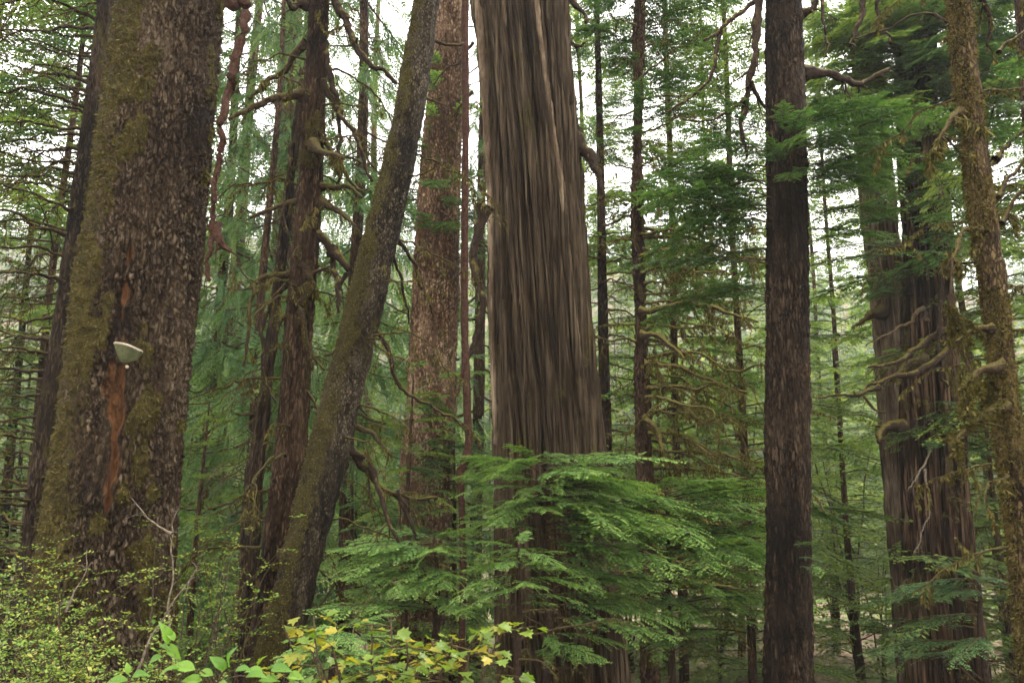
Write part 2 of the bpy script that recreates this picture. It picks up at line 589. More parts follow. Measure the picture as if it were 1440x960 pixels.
gm = Mat('forest floor')
n_a = gm.noise(gm.coords((1, 1, 1)), 0.35, 5, 0.6)
n_b = gm.noise(gm.coords((1, 1, 1)), 6.0, 5, 0.7)
c_ = gm.ramp(n_b, [(0.3, (0.06, 0.04, 0.028)), (0.55, (0.20, 0.14, 0.10)), (0.75, (0.34, 0.25, 0.19))])
c2_ = gm.ramp(n_b, [(0.3, (0.03, 0.05, 0.015)), (0.7, (0.09, 0.13, 0.035))])
M['floor'] = gm.finish(gm.mix(gm.rng(n_a, 0.45, 0.6), c_, c2_), 0.95, 0.1, n_b, 1.0, 0.1)


# ------------------------------------------------------------------ objects, things, parts
def tag(o, label=None, cat=None, group=None, kind=None):
    if label:
        o['label'] = label
    if cat:
        o['category'] = cat
    if group:
        o['group'] = group
    if kind:
        o['kind'] = kind
    return o


def thing(name, loc, label, cat, group=None):
    o = bpy.data.objects.new(name, None)
    COL.objects.link(o)
    o.location = [float(c) for c in loc]
    o.empty_display_size = 0.3
    return tag(o, label, cat, group)


def origin(o):
    p = np.zeros(3)
    while o is not None:
        p = p + np.array(o.location)
        o = o.parent
    return p


def part(name, geo, mat, parent, label=None, kind=None, smoothed=True):
    """ONE mesh object; geo is in world coordinates"""
    me = geo.mesh(name, origin(parent) if parent is not None else (0, 0, 0))
    me.materials.append(M[mat] if isinstance(mat, str) else mat)
    if smoothed:
        me.polygons.foreach_set('use_smooth', np.ones(len(me.polygons), bool))
    o = bpy.data.objects.new(name, me)
    COL.objects.link(o)
    if parent is not None:
        o.parent = parent
    return tag(o, label, None, None, kind)


def place(name, me, mtx, parent, kind=None):
    """an object that shares the mesh me, placed by a world matrix under parent"""
    o = bpy.data.objects.new(name, me)
    COL.objects.link(o)
    m = mtx.copy()
    if parent is not None:
        o.parent = parent
        m[:3, 3] -= origin(parent)
    o.matrix_local = Matrix([list(map(float, r)) for r in m])
    return tag(o, kind=kind)


def copy_tree(o, parent=None, loc=None, rz=None, s=None):
    c = o.copy()
    COL.objects.link(c)
    if parent is not None:
        c.parent = parent
    if loc is not None:
        c.location = loc
    if rz is not None:
        c.rotation_euler = (0, 0, rz)
    if s is not None:
        c.scale = (s, s, s)
    for ch in list(o.children):
        copy_tree(ch, c)
    return c


# ------------------------------------------------------------------ trunks
def trunk_nodes(spec, Y, ztop=15.0, tilt=None):
    """spec rows (px, py, width px), top to bottom -> rows (x, y, z, r) from the ground up"""
    rows = []
    for k, (px, py, w) in enumerate(sorted(spec, key=lambda t: -t[1])):
        yy = Y if tilt is None else Y + tilt * (960 - py) / 960.0
        p = P(px, py, yy)
        rows.append([*p, px2m(yy, p[2], w) / 2])
    rows = np.array(rows)
    a, b = rows[0], rows[1]
    d = (a - b) / max(b[2] - a[2], 1e-6)
    g = gz(a[0], a[1]) - 0.25
    if a[2] > g:
        k = a[2] - g
        low = a + d * k
        low[3] = a[3] + min(max(d[3] * k, 0), a[3] * 0.25)
        low[2] = g
        rows = np.vstack([low, rows])
    a, b = rows[-1], rows[-2]
    d = (a - b) / (a[2] - b[2])
    if a[2] < ztop:
        k = ztop - a[2]
        hi = a + d * k
        hi[3] = max(a[3] * 0.55, a[3] + d[3] * k)
        hi[2] = ztop
        rows = np.vstack([rows, hi])
    return rows


def trunk(rows, style, nu=160, dz=0.02, flare=0.3, mossfn=None, seed=0, zvis=None, rotfn=None, scale_k=1.0, ck=1.0, furrows=()):
    rows = np.asarray(rows)
    z0, z1 = rows[0, 2], rows[-1, 2]
    zv = z1 if zvis is None else min(zvis, z1)
    zz = np.arange(z0, zv, dz)
    if zv < z1 - 0.01:
        zz = np.concatenate([zz, np.linspace(zv, z1, 24)])
    cs = smooth(rows, 240)
    cs = cs[np.argsort(cs[:, 2])]
    cx, cy, rr = (np.interp(zz, cs[:, 2], cs[:, k]) for k in (0, 1, 3))
    phi = math.atan2(-cy.mean(), -cx.mean())           # finest towards the clearing the picture is taken from
    u = np.linspace(-np.pi, np.pi, nu, endpoint=False)
    th = phi + u - 0.72 * np.sin(u)
    c, s = np.cos(th)[None, :], np.sin(th)[None, :]
    Rr = rr[:, None]
    Z = np.broadcast_to(zz[:, None], (len(zz), nu))
    C, Sn = np.broadcast_to(c, Z.shape), np.broadcast_to(s, Z.shape)
    rm = float(rr.mean())
    # p: coordinates on the bark in metres
    p = np.stack([C * rm, Sn * rm, Z], -1)
    hgt = np.zeros(Z.shape)
    disp = np.zeros(Z.shape)
    low = fbm(p * np.array([1.4, 1.4, 0.8]), 3, seed + 1) - 0.5
    if style == 'scale':
        # small lifted scales, each raised towards its lower rim, in uneven vertical rows
        wob = (np.stack([fbm(p * 16, 2, seed + 3 + k) for k in range(3)], -1) - 0.5) * 2.0
        k1 = scale_k
        f1, f2, idv, oz = voro(p * np.array([22, 22, 9.5]) * k1 + wob, seed, True)
        e = np.clip((f2 - f1) * 3.0, 0, 1)
        lift = np.clip(0.45 + oz * 0.9, 0, 1.2)
        big = fbm(p * np.array([6, 6, 1.8]), 3, seed + 12) - 0.5
        g1, g2, gid, goz = voro(p * np.array([44, 44, 22]) * k1 + wob * 1.6, seed + 50, True)
        sm = np.clip((g2 - g1) * 2.5, 0, 1) * (0.3 + gid)
        hgt = np.clip(e * (0.25 + 0.9 * idv) * (0.45 + 0.75 * lift), 0, 1)
        fine = fbm(p * np.array([70, 70, 45]), 2, seed + 8) - 0.5
        disp = ((hgt - 0.5) * 0.046 + (sm - 0.4) * 0.014 + fine * 0.010) / k1 ** 0.5 + low * 0.10 + big * 0.045
    elif style == 'furrow':
        w = np.stack([fbm(p * np.array([9, 9, 4]), 3, seed + 3 + k) for k in (0, 1)], -1) - 0.5
        q = np.stack([p[..., 0] + w[..., 0] * 0.09, p[..., 1] + w[..., 1] * 0.09, p[..., 2]], -1)
        f1, f2, idv, oz = voro(q * np.array([24, 24, 4.5]) + (fbm(p * 22, 2, seed + 6)[..., None] - 0.5) * 1.3, seed, True)
        e = np.clip((f2 - f1) * 3.0, 0, 1)
        g1, g2, gid = voro(q * np.array([62, 62, 20]) + (fbm(p * 40, 2, seed + 7)[..., None] - 0.5) * 1.5, seed + 50)
        sm = np.clip((g2 - g1) * 2.5, 0, 1) * (0.3 + gid)
        hgt = np.clip(e * (0.35 + 0.8 * idv) * np.clip(0.7 + 0.45 * oz, 0.3, 1.2), 0, 1)
        fine = fbm(p * np.array([70, 70, 28]), 2, seed + 8) - 0.5
        disp = (hgt - 0.5) * min(0.034, rm * 0.15) + (sm - 0.4) * 0.008 + low * rm * 0.20 + fine * 0.010
    elif style == 'cedar':
        tw = 0.16                                          # the grain winds slightly round the trunk
        ang = np.broadcast_to((th)[None, :], Z.shape) + tw * Z * 0.25
        wv = (fbm(p * np.array([5, 5, 0.7]), 3, seed + 2) - 0.5) * 0.03
        pc = np.stack([np.cos(ang) * (rm + wv), np.sin(ang) * (rm + wv), Z], -1)
        pc[..., 0] += wv
        flute = fbm(pc * np.array([2.6, 2.6, 0.10]), 2, seed + 4) - 0.5
        f1, f2, idv = voro(pc * np.array([13, 13, 0.42]) / ck, seed + 5)
        strip = np.clip((f2 - f1) * 3.2, 0, 1) * (0.35 + 0.75 * idv)
        g1, g2, gid = voro(pc * np.array([40, 40, 1.5]) / ck, seed + 6)
        fib = np.clip((g2 - g1) * 2.8, 0, 1) * (0.3 + 0.8 * gid)
        fine = fbm(pc * np.array([110, 110, 5.0]) / ck, 2, seed + 7) - 0.5
        groove = np.clip((0.07 - np.abs(fbm(pc * np.array([3.4, 3.4, 0.07]), 2, seed + 9) - 0.5)) / 0.07, 0, 1) ** 2
        hgt = np.clip(0.15 + 0.45 * strip + 0.45 * fib, 0, 1)
        disp = flute * rm * 0.55 + ((strip - 0.5) * 0.055 + (fib - 0.4) * 0.026) * ck ** 0.5 + fine * 0.010 - groove * rm * 0.14
        hgt = hgt * (1 - 0.75 * groove)
        du = np.arctan2(np.sin(th - phi), np.cos(th - phi))[None, :]
        for fa, fb, wd, dp in furrows:                     # from sideways fraction fa at the foot to fb high up
            tz = np.clip((zz - z0) / (zv - z0), 0, 1)
            a0 = np.arcsin(fa + (fb - fa) * tz)[:, None] + (fbm(np.stack([zz * 0.9, zz * 0, zz * 0 + fa * 9], -1), 3, seed + 60) - 0.5)[:, None] * 0.10
            ww = wd * (0.6 + 0.8 * fbm(np.stack([zz * 0.7, zz * 0 + 3, zz * 0 + fb * 7], -1), 2, seed + 61))[:, None]
            gr = np.exp(-((du - a0) / ww) ** 2)
            lipp = np.exp(-((np.abs(du - a0) - 2.1 * ww) / (0.8 * ww)) ** 2)
            disp = disp - gr * dp + lipp * dp * 0.22
            hgt = hgt * (1 - 0.7 * gr)
    else:                                                  # lumpy, mossy
        l2 = fbm(p * np.array([13, 13, 6]), 4, seed + 5)
        hgt = np.clip((l2 - 0.25) * 1.7, 0, 1)
        fine = fbm(p * np.array([45, 45, 30]), 3, seed + 8) - 0.5
        disp = (l2 - 0.5) * min(0.09, rm * 0.38) + low * rm * 0.18 + fine * 0.02
    fl = np.exp(-(Z - z0) / 0.55) * flare * Rr * (0.6 + 0.9 * fbm(np.stack([C * 2.2, Sn * 2.2, Z * 0.15], -1), 2, seed + 30))
    rad = Rr + disp + fl
    X = cx[:, None] + C * rad
    Yv = cy[:, None] + Sn * rad
    V = np.stack([X, Yv, Z], -1)
    A = np.zeros(Z.shape + (4,))
    A[..., 2] = hgt
    mz = 0.5 * fbm(p * np.array([2.4, 2.4, 1.3]), 3, seed + 21) + 0.5 * fbm(p * np.array([7, 7, 4.0]), 4, seed + 22)
    mz = 0.5 + (mz - 0.5) * 1.35
    pu, pv = project(V)
    ctr, _ = project(np.stack([cx, cy, zz], -1))
    if mossfn is not None:
        # side: -1 left flank of the trunk seen from the clearing ... +1 right flank
        side = (pu - ctr[:, None]) / np.maximum(np.abs(pu - ctr[:, None]).max(axis=1, keepdims=True), 1e-6)
        A[..., 1] = np.clip(mossfn(side, V[..., 2], mz), 0, 1)
    V[..., :2] += np.stack([C, Sn], -1) * (sstep(0.45, 0.9, A[..., 1:2]) * min(0.03, rm * 0.12) * fbm(p * 11, 3, seed + 55)[..., None])
    if rotfn is not None:
        rv = rotfn(pu - ctr[:, None], pv, fbm(p * np.array([7, 7, 2.2]), 3, seed + 40))
        facing = (C * np.cos(phi) + Sn * np.sin(phi)) > 0.15
        A[..., 3] = np.where(facing, np.clip(rv, 0, 1), 0)
        V[..., :2] -= (np.stack([C, Sn], -1) * (A[..., 3:4] * 0.08))
    n, m = Z.shape
    idx = np.arange(n * m).reshape(n, m)
    nx = np.roll(idx, -1, 1)
    q = np.stack([idx[:-1], nx[:-1], nx[1:], idx[1:]], -1).reshape(-1, 4)
    g = Geo()
    g.add(V.reshape(-1, 3), q, None, A.reshape(-1, 4))
    g.grid = (V, A, np.stack([C, Sn, 0 * C], -1))
    return g


def tufts_on(g_trunk, count, length=0.05, seed=0, hang=0.5, thr=0.55, zmax=11.0, w=0.012):
    """small moss tufts where the trunk's moss is thick"""
    rg = np.random.default_rng(seed)
    V, A, N = g_trunk.grid
    ok = (A[..., 1] > thr) & (V[..., 2] < zmax)
    ii = np.argwhere(ok)
    g = Geo()
    if not len(ii):
        return g
    sel = ii[rg.integers(0, len(ii), count)]
    b = V[sel[:, 0], sel[:, 1]]
    nn = N[sel[:, 0], sel[:, 1]]
    d = nrm(nn * rg.uniform(0.4, 1.2, (count, 1)) + rg.normal(0, 0.35, (count, 3)) - np.array([0, 0, hang]) * rg.uniform(0, 1.5, (count, 1)))
    side = nrm(np.cross(d, rg.normal(0, 1, (count, 3))))
    diamonds(g, b - nn * 0.004, d, side, rg.uniform(0.4, 1.3, count) * length, rg.uniform(0.6, 1.5, count) * w, rg.uniform(0.1, 0.9, count))
    return g


def tufts_along(g, pts, rad, per_m, length, rg, hang=1.0, tint=0.5, w=0.010):
    """moss hair hanging from a limb"""
    p = np.asarray(pts)
    seg = np.linalg.norm(np.diff(p, axis=0), axis=1)
    L = seg.sum()
    m = int(per_m * L * 0.50)
    w = w * 1.5
    if m < 2:
        return
    cum = np.concatenate([[0], np.cumsum(seg)])
    clump = fbm(np.column_stack([np.linspace(0, L * 4, 64), np.zeros(64), np.full(64, rg.uniform(0, 50))]), 2, 3)
    s = rg.uniform(0, L, m)
    dens = np.interp(s, np.linspace(0, L, 64), clump)
    s, dens = s[dens > 0.42], dens[dens > 0.42]
    m = len(s)
    if m < 1:
        return
    b = np.stack([np.interp(s, cum, p[:, k]) for k in range(3)], -1)
    r = np.interp(s, cum, np.broadcast_to(rad, (len(p),)))
    off = nrm(rg.normal(0, 1, (m, 3)))
    d = nrm(off * rg.uniform(0.25, 0.9, (m, 1)) + np.array([0, 0, -hang]))
    diamonds(g, b + off * r[:, None] * 0.8, d, nrm(np.cross(d, rg.normal(0, 1, (m, 3)))),
             length * rg.uniform(0.35, 1.25, m) * (0.5 + 1.2 * (dens - 0.42) / 0.3), rg.uniform(0.6, 1.6, m) * w, np.clip(tint + rg.normal(0, 0.2, m), 0, 1))


# ------------------------------------------------------------------ boughs
def hemlock_bough(L, lod, seed, droop=0.35, dens=1.0, bare=0.12, width=0.42):
    """flat layered spray along +X; returns (wood, needles)"""
    rg = np.random.default_rng(seed)
    wood, lf = Geo(), Geo()
    step2 = {0: 0.062, 1: 0.075, 2: 0.15, 3: 0.26}[lod] / dens
    n2 = max(6, int(L / step2))
    ph = rg.uniform(0, 6)

    def axis(t):
        t = np.asarray(t, float)
        return np.stack([L * t * (1 - 0.10 * droop * t), 0.05 * L * np.sin(t * 3 + ph) * t, L * (0.10 * t - droop * t * t)], -1)
    ta = np.linspace(0, 1, 9)
    tube(wood, axis(ta), np.linspace(0.0075, 0.0014, 9) * (0.6 + 0.5 * L), 4 if lod else 5)
    bases, dirs, sides, lens, wids, tints = [], [], [], [], [], []

    def push(b, d, s, l, w, t):
        bases.append(b), dirs.append(d), sides.append(s), lens.append(l), wids.append(w), tints.append(t)
    for i in range(n2):
        t = bare + (1 - bare) * (i + rg.uniform(0.1, 0.9)) / n2
        o = axis(t)
        tg = nrm(axis(min(t + 0.01, 1.02)) - axis(t - 0.01))
        sg = 1 if i % 2 else -1
        prof = (1 - t) ** 0.75 * min(1.0, 0.45 + 1.6 * (t - bare)) + 0.05
        l2 = width * L * prof * rg.uniform(0.45, 1.15)
        an = R(rg.uniform(42, 66) - 14 * t)
        d2 = nrm(tg * math.cos(an) + np.array([0, sg, 0]) * math.sin(an) + np.array([0, 0, rg.normal(0.02, 0.10)]))
        dr2 = rg.uniform(0.10, 0.35)
        step3 = {0: 0.036, 1: 0.036, 2: 0.075, 3: 0.16}[lod]
        n3 = max(2, int(l2 / step3))
        t3 = (np.arange(n3) + 0.6) / n3
        pts = o + d2 * (l2 * t3)[:, None] - np.array([0, 0, 1.0]) * (dr2 * l2 * t3 ** 2)[:, None]
        pts = pts + tg * (0.10 * l2 * t3 ** 2)[:, None]
        if lod <= 1 and l2 > 0.12:
            k = np.linspace(0, 1, 4)
            tube(wood, o + d2 * (l2 * k)[:, None] - np.array([0, 0, 1.0]) * (dr2 * l2 * k ** 2)[:, None] + tg * (0.1 * l2 * k ** 2)[:, None],
                 np.linspace(0.003, 0.0008, 4), 3, cap=False)
        tan3 = nrm(d2 - np.array([0, 0, 1.0]) * (2 * dr2 * t3)[:, None] + tg * (0.2 * t3)[:, None])
        flat = nrm(np.cross(tan3, np.array([0, 0, 1.0])))
        tn = 0.30 + 0.32 * t + 0.28 * t3 + rg.normal(0, 0.08)
        l3 = {0: 0.135, 1: 0.14, 2: 0.20, 3: 0.34}[lod] * (1 - 0.6 * t3) * min(1.0, 0.35 + l2 / 0.5)
        for s3 in (1, -1):
            jit = rg.uniform(0.7, 1.25, n3)
            a3 = np.radians(rg.uniform(40, 62, n3))[:, None]
            d3 = nrm(tan3 * np.cos(a3) + flat * s3 * np.sin(a3) + np.array([0, 0, 1.0]) * rg.normal(-0.06, 0.08 if lod == 0 else 0.12, (n3, 1)))
            n_ = nrm(np.cross(d3, np.cross(np.array([0, 0, 1.0]) + rg.normal(0, 0.14 if lod == 0 else 0.25, (n3, 3)), d3)))
            sd = nrm(np.cross(n_, d3))
            if lod == 0:
                # every twig tapers to a tip and carries a few side leaflets
                tw = np.clip(tn + rg.normal(0, 0.08, n3), 0, 1)
                push(pts, d3, sd, l3 * jit, np.full(n3, 0.029) * rg.uniform(0.75, 1.2, n3), tw)
                for u4, s4 in ((0.35, 1), (0.55, -1)):
                    d4 = nrm(d3 * 0.85 + sd * s4 * 0.5 + np.array([0, 0, 1.0]) * rg.normal(-0.05, 0.12, (n3, 1)))
                    push(pts + d3 * (l3 * jit * u4)[:, None], d4, nrm(np.cross(n_, d4)), l3 * jit * (0.50 - 0.35 * u4), np.full(n3, 0.017), np.clip(tw + 0.08 * u4, 0, 1))
            else:
                wd = {1: 0.034, 2: 0.052, 3: 0.085}[lod]
                push(pts, d3, sd, l3 * jit, np.full(n3, wd) * rg.uniform(0.7, 1.2, n3), np.clip(tn + rg.normal(0, 0.06, n3), 0, 1))
    diamonds(lf, np.concatenate(bases), np.concatenate(dirs), np.concatenate(sides), np.concatenate(lens), np.concatenate(wids), np.concatenate(tints), wide=0.5)
    return wood, lf


def cedar_bough(L, lod, seed):
    """drooping limb that turns up at its tip, with hanging flat fronds"""
    rg = np.random.default_rng(seed)
    wood, lf = Geo(), Geo()
    ph = rg.uniform(0, 6)

    def axis(t):
        t = np.asarray(t, float)
        return np.stack([L * (t - 0.12 * t * t), 0.06 * L * np.sin(2.5 * t + ph) * t, L * (-0.75 * t + 0.55 * t * t)], -1)
    tube(wood, axis(np.linspace(0, 1, 8)), np.linspace(0.016, 0.003, 8) * (0.5 + 0.4 * L), 4)
    st = {1: 0.095, 2: 0.13, 3: 0.24}[lod]
    n2 = max(5, int(L / st))
    out = [[] for _ in range(6)]
    for i in range(n2):
        t = 0.15 + 0.85 * (i + rg.uniform(0, 1)) / n2
        o = axis(t)
        sg = 1 if i % 2 else -1
        l2 = rg.uniform(0.35, 0.75) * (0.35 + 0.55 * min(1, 2.2 * (1 - t) + 0.25)) * (0.55 + 0.25 * L)
        d2 = nrm(np.array([rg.uniform(0.1, 0.6), sg * rg.uniform(0.2, 0.75), -rg.uniform(0.7, 1.3)]))
        st3 = {1: 0.038, 2: 0.065, 3: 0.13}[lod]
        n3 = max(3, int(l2 / st3))
        t3 = (np.arange(n3) + 0.5) / n3
        pts = o + d2 * (l2 * t3)[:, None] - np.array([0, 0, 1.0]) * (0.25 * l2 * t3 ** 2)[:, None]
        nv = nrm(np.cross(d2, rg.normal(0, 1, 3)))
        sdv = np.cross(nv, d2)
        tn = 0.35 + 0.25 * t3 + rg.normal(0, 0.10)
        l3 = {1: 0.12, 2: 0.16, 3: 0.26}[lod] * (1.05 - 0.7 * t3)
        for s3 in (1, -1):
            a3 = np.radians(rg.uniform(28, 46, n3))[:, None]
            d3 = nrm(d2 * np.cos(a3) + sdv * s3 * np.sin(a3) + rg.normal(0, 0.10, (n3, 3)))
            for k, x in enumerate((pts, d3, nrm(np.cross(nv, d3)), l3 * rg.uniform(0.7, 1.2, n3), np.full(n3, {1: 0.030, 2: 0.042, 3: 0.075}[lod]), np.clip(tn, 0, 1))):
                out[k].append(x)
    o = [np.concatenate(x) for x in out]
    diamonds(lf, o[0], o[1], o[2], o[3], o[4], o[5], wide=0.5)
    return wood, lf


HB = {}


def bough(kind, lod, i):
    k = (kind, lod, i)
    if k not in HB:
        if kind == 'hem':
            dr = (0.12, 0.20, 0.26, 0.16, 0.30) if lod == 0 else (0.22, 0.32, 0.42, 0.30, 0.5)
            HB[k] = hemlock_bough(2.0, lod, 100 + i * 7 + lod, droop=dr[i % 5], width=(0.42, 0.34, 0.46, 0.38, 0.36)[i % 5], dens=1.0)
        else:
            HB[k] = cedar_bough(2.0, lod, 300 + i * 7 + lod)
    return HB[k]


# ------------------------------------------------------------------ whole background trees
def make_tree(name, kind, H, crown0, rmax, lod, nb, seed, leafmat, barkmat='hemlock', r0=0.25, thin=1.0, mossy=False):
    """a conifer at the world's origin: trunk + crown (boughs with their needles)"""
    rg = np.random.default_rng(seed)
    root = thing(name, (0, 0, 0), None, None)
    zz = np.linspace(-0.4, H, 40)
    g = Geo()
    bend = rg.normal(0, 0.012, 2)
    cx = bend[0] * zz + 0.05 * np.sin(zz * 0.6 + seed)
    cy = bend[1] * zz
    rr = r0 * np.clip(1 - zz / H, 0, 1) ** 0.75 + 0.012 + 0.35 * r0 * np.exp(-np.clip(zz, 0, 9) / 0.5)
    tube(g, np.stack([cx, cy, zz], -1), rr, 14, 0.10, a=None, seed=seed)
    v, q, t, a = g.arrays()
    a[:, 2] = fbm(v * np.array([14, 14, 4]), 2, seed)
    a[:, 1] = np.clip((fbm(v * np.array([3, 3, 1.0]), 3, seed + 3) - 0.45) * (4 if mossy else 1.5), 0, 1)
    part('trunk', g, barkmat, root)
    cw, cl = Geo(), Geo()
    for i in range(nb):
        u = (i + rg.uniform(0, 1)) / nb
        z = crown0 + (H - crown0) * u ** 1.05
        tt = (z - crown0) / (H - crown0)
        L = rmax * (1 - tt) ** 0.55 * rg.uniform(0.55, 1.15) * min(1, 0.75 + 2.5 * tt) + 0.25
        az = i * 2.39996 + rg.normal(0, 0.35)
        x = np.array([math.cos(az), math.sin(az), rg.normal(0.10 if kind == 'hem' else 0.0, 0.12) + 0.35 * tt])
        w, l = bough(kind, lod, int(rg.integers(0, 5)))
        mt = xf((np.interp(z, zz, cx), np.interp(z, zz, cy), z), x, s=L / 2.0, flip=rg.random() < 0.5, roll=rg.normal(0, 0.18))
        cw.put(w, mt)
        if rg.random() < thin:
            cl.put(l, mt, dt=float(rg.normal(0, 0.08)))
    part('branches', cw, 'limb' if mossy else 'twig', root, kind='stuff')
    part('foliage', cl, leafmat, root, kind='stuff', smoothed=False)
    return root


# ================================================================== THE SETTING
def build_ground():
    xs = np.concatenate([-np.geomspace(950, 32, 34), np.linspace(-30, 30, 121), np.geomspace(32, 950, 34)])
    ys = np.concatenate([-np.geomspace(60, 2, 14), np.linspace(-1.5, 45, 125), np.geomspace(46, 1500, 90)])
    X, Y = np.meshgrid(xs, ys)
    Z = ground_z(X, Y)
    near = (np.abs(X) < 30) & (Y < 45)
    Z = Z + near * (fbm(np.stack([X * 1.3, Y * 1.3, 0 * X], -1), 4, 77) - 0.5) * 0.25
    n, m = X.shape
    idx = np.arange(n * m).reshape(n, m)
    q = np.stack([idx[:-1, :-1], idx[:-1, 1:], idx[1:, 1:], idx[1:, :-1]], -1).reshape(-1, 4)
    g = Geo()
    g.add(np.stack([X, Y, Z], -1).reshape(-1, 3), q)
    tag(part('ground', g, 'floor', None), kind='structure')


build_ground()


def build_far_wood():
    """the wooded valley side: thousands of conifers that read as one mass"""
    rg = np.random.default_rng(21)
    protos = []
    for k in range(5):
        g = Geo()
        H = 24.0
        nb = 75
        u = (np.arange(nb) + rg.uniform(0, 1, nb)) / nb
        z = 1.5 + (H - 1.5) * u
        az = np.arange(nb) * 2.4 + rg.normal(0, 0.4, nb)
        L = 3.4 * (1 - u) ** 0.8 * rg.uniform(0.6, 1.15, nb) + 0.3
        d = nrm(np.stack([np.cos(az), np.sin(az), -0.35 + 0.5 * u], -1))
        b = np.stack([0 * z, 0 * z, z], -1)
        sd = np.stack([-np.sin(az), np.cos(az), 0 * az], -1)
        for j in range(2):
            tw = rg.normal(0, 0.5, nb)[:, None]
            dj = nrm(d + sd * tw + np.array([0, 0, 1]) * rg.normal(-0.05, 0.15, (nb, 1)))
            diamonds(g, b + dj * (0.2 * j), dj, nrm(np.cross(dj, rg.normal(0, 0.4, (nb, 3)) + np.array([0, 0, 1.0]))), L * rg.uniform(0.6, 1.1, nb), L * 0.36, np.clip(0.35 + 0.25 * u + rg.normal(0, 0.15, nb), 0, 1), wide=0.6)
        tube(g, np.array([[0, 0, -1], [0, 0, H]]), [0.25, 0.03], 4, a=0.0)
        protos.append(g)
    G = Geo()
    n = 0
    while n < 900:
        y = 75 * math.exp(rg.uniform(0, 1) * math.log(420 / 75.0))
        x = rg.uniform(-0.78, 0.78) * y
        if y < 105 and rg.random() < 0.4:
            continue
        n += 1
        s = rg.uniform(0.7, 1.35)
        a = rg.uniform(0, 6.28)
        G.put(protos[int(rg.integers(0, 5))], xf((x, y, gz(x, y)), (math.cos(a), math.sin(a), 0), s=s), dt=float(rg.normal(0, 0.16)))
    tag(part('far_wood', G, 'farl', None, smoothed=False), 'hazy far-off conifer wood covering the valley side', 'wood', kind='stuff')


build_far_wood()


def build_undergrowth():
    rg = np.random.default_rng(5)
    n = 40000
    y = 12.0 + 40 * rg.random(n) ** 1.4
    x = rg.uniform(-0.85, 0.85, n) * (y + 3)
    c = fbm(np.stack([x * 0.5, y * 0.5, 0 * x], -1), 3, 12)
    k = c > 0.47
    x, y, c = x[k], y[k], c[k]
    n = len(x)
    z = ground_z(x, y) + rg.random(n) ** 2 * (0.15 + 2.2 * (c - 0.47)) * 1.5
    az = rg.uniform(0, 6.28, n)
    d = nrm(np.stack([np.cos(az), np.sin(az), rg.uniform(-0.3, 0.8, n)], -1))
    sd = nrm(np.cross(d, rg.normal(0, 0.4, (n, 3)) + np.array([0, 0, 1.0])))
    g = Geo()
    sc = 0.03 + 0.0035 * y
    diamonds(g, np.stack([x, y, z], -1), d, sd, sc * rg.uniform(0.7, 1.8, n), sc * rg.uniform(0.4, 0.8, n), np.clip(rg.normal(0.4, 0.2, n), 0, 1))
    tag(part('undergrowth', g, 'shrub', None, smoothed=False), 'low leafy ground cover between the trunks', 'undergrowth', kind='stuff')


build_undergrowth()


# ================================================================== BACKGROUND TREES (each a thing; copies share their meshes)
PROTO = {}


def proto(kind):
    if kind in PROTO:
        return PROTO[kind]
    spec = {
        'hemA': ('hemlock_tree', 'hem', 38, 1.0, 4.6, 2, 260, 41, 'mid', 'hemlock', 0.15, 0.95),
        'hemB': ('hemlock_tree', 'hem', 38, 1.5, 4.8, 2, 260, 42, 'farl', 'hemlock', 0.10, 0.95),
        'hemC': ('young_hemlock', 'hem', 8.0, 0.3, 2.4, 1, 80, 43, 'mid', 'hemlock', 0.09, 1.0),
        'hemD': ('young_hemlock', 'hem', 9.0, 0.3, 2.6, 2, 110, 47, 'farl', 'hemlock', 0.10, 1.0),
        'hemE': ('hemlock_tree', 'hem', 32, 0.8, 3.8, 1, 170, 48, 'mid', 'hemlock', 0.09, 0.95, True),
        'hemF': ('hemlock_tree', 'hem', 32, 6.5, 4.2, 1, 130, 49, 'mid', 'hemlock', 0.09, 0.95, True),
        'cedA': ('cedar_tree', 'ced', 36, 2.0, 4.4, 2, 220, 44, 'cedl', 'redspruce', 0.24, 1.0),
        'cedB': ('cedar_tree', 'ced', 28, 0.6, 3.3, 1, 95, 45, 'cedl', 'hemlock', 0.14, 1.0),
    }[kind]
    nm, kd, H, c0, rm, lod, nb, sd, lm, bm, r0, thin = spec[:12]
    r = make_tree(nm, kd, H, c0, rm, lod, nb, sd, lm, bm, r0, thin, len(spec) > 12)
    PROTO[kind] = r
    r['_used'] = 0
    return r


def bg_tree(kind, px, Y, label, s=1.0, rz=None, group='conifers standing behind the big trunks'):
    r = proto(kind)
    x = P(px, 700, Y)[0]
    rz = rnd.uniform(0, 6.28) if rz is None else rz
    loc = (x, Y, gz(x, Y) - 0.05)
    if not r['_used']:
        r['_used'] = 1
        r.location, r.rotation_euler, r.scale = loc, (0, 0, rz), (s, s, s)
        o = r
    else:
        o = copy_tree(r, None, loc, rz, s)
    tag(o, label, 'tree', group)
    return o


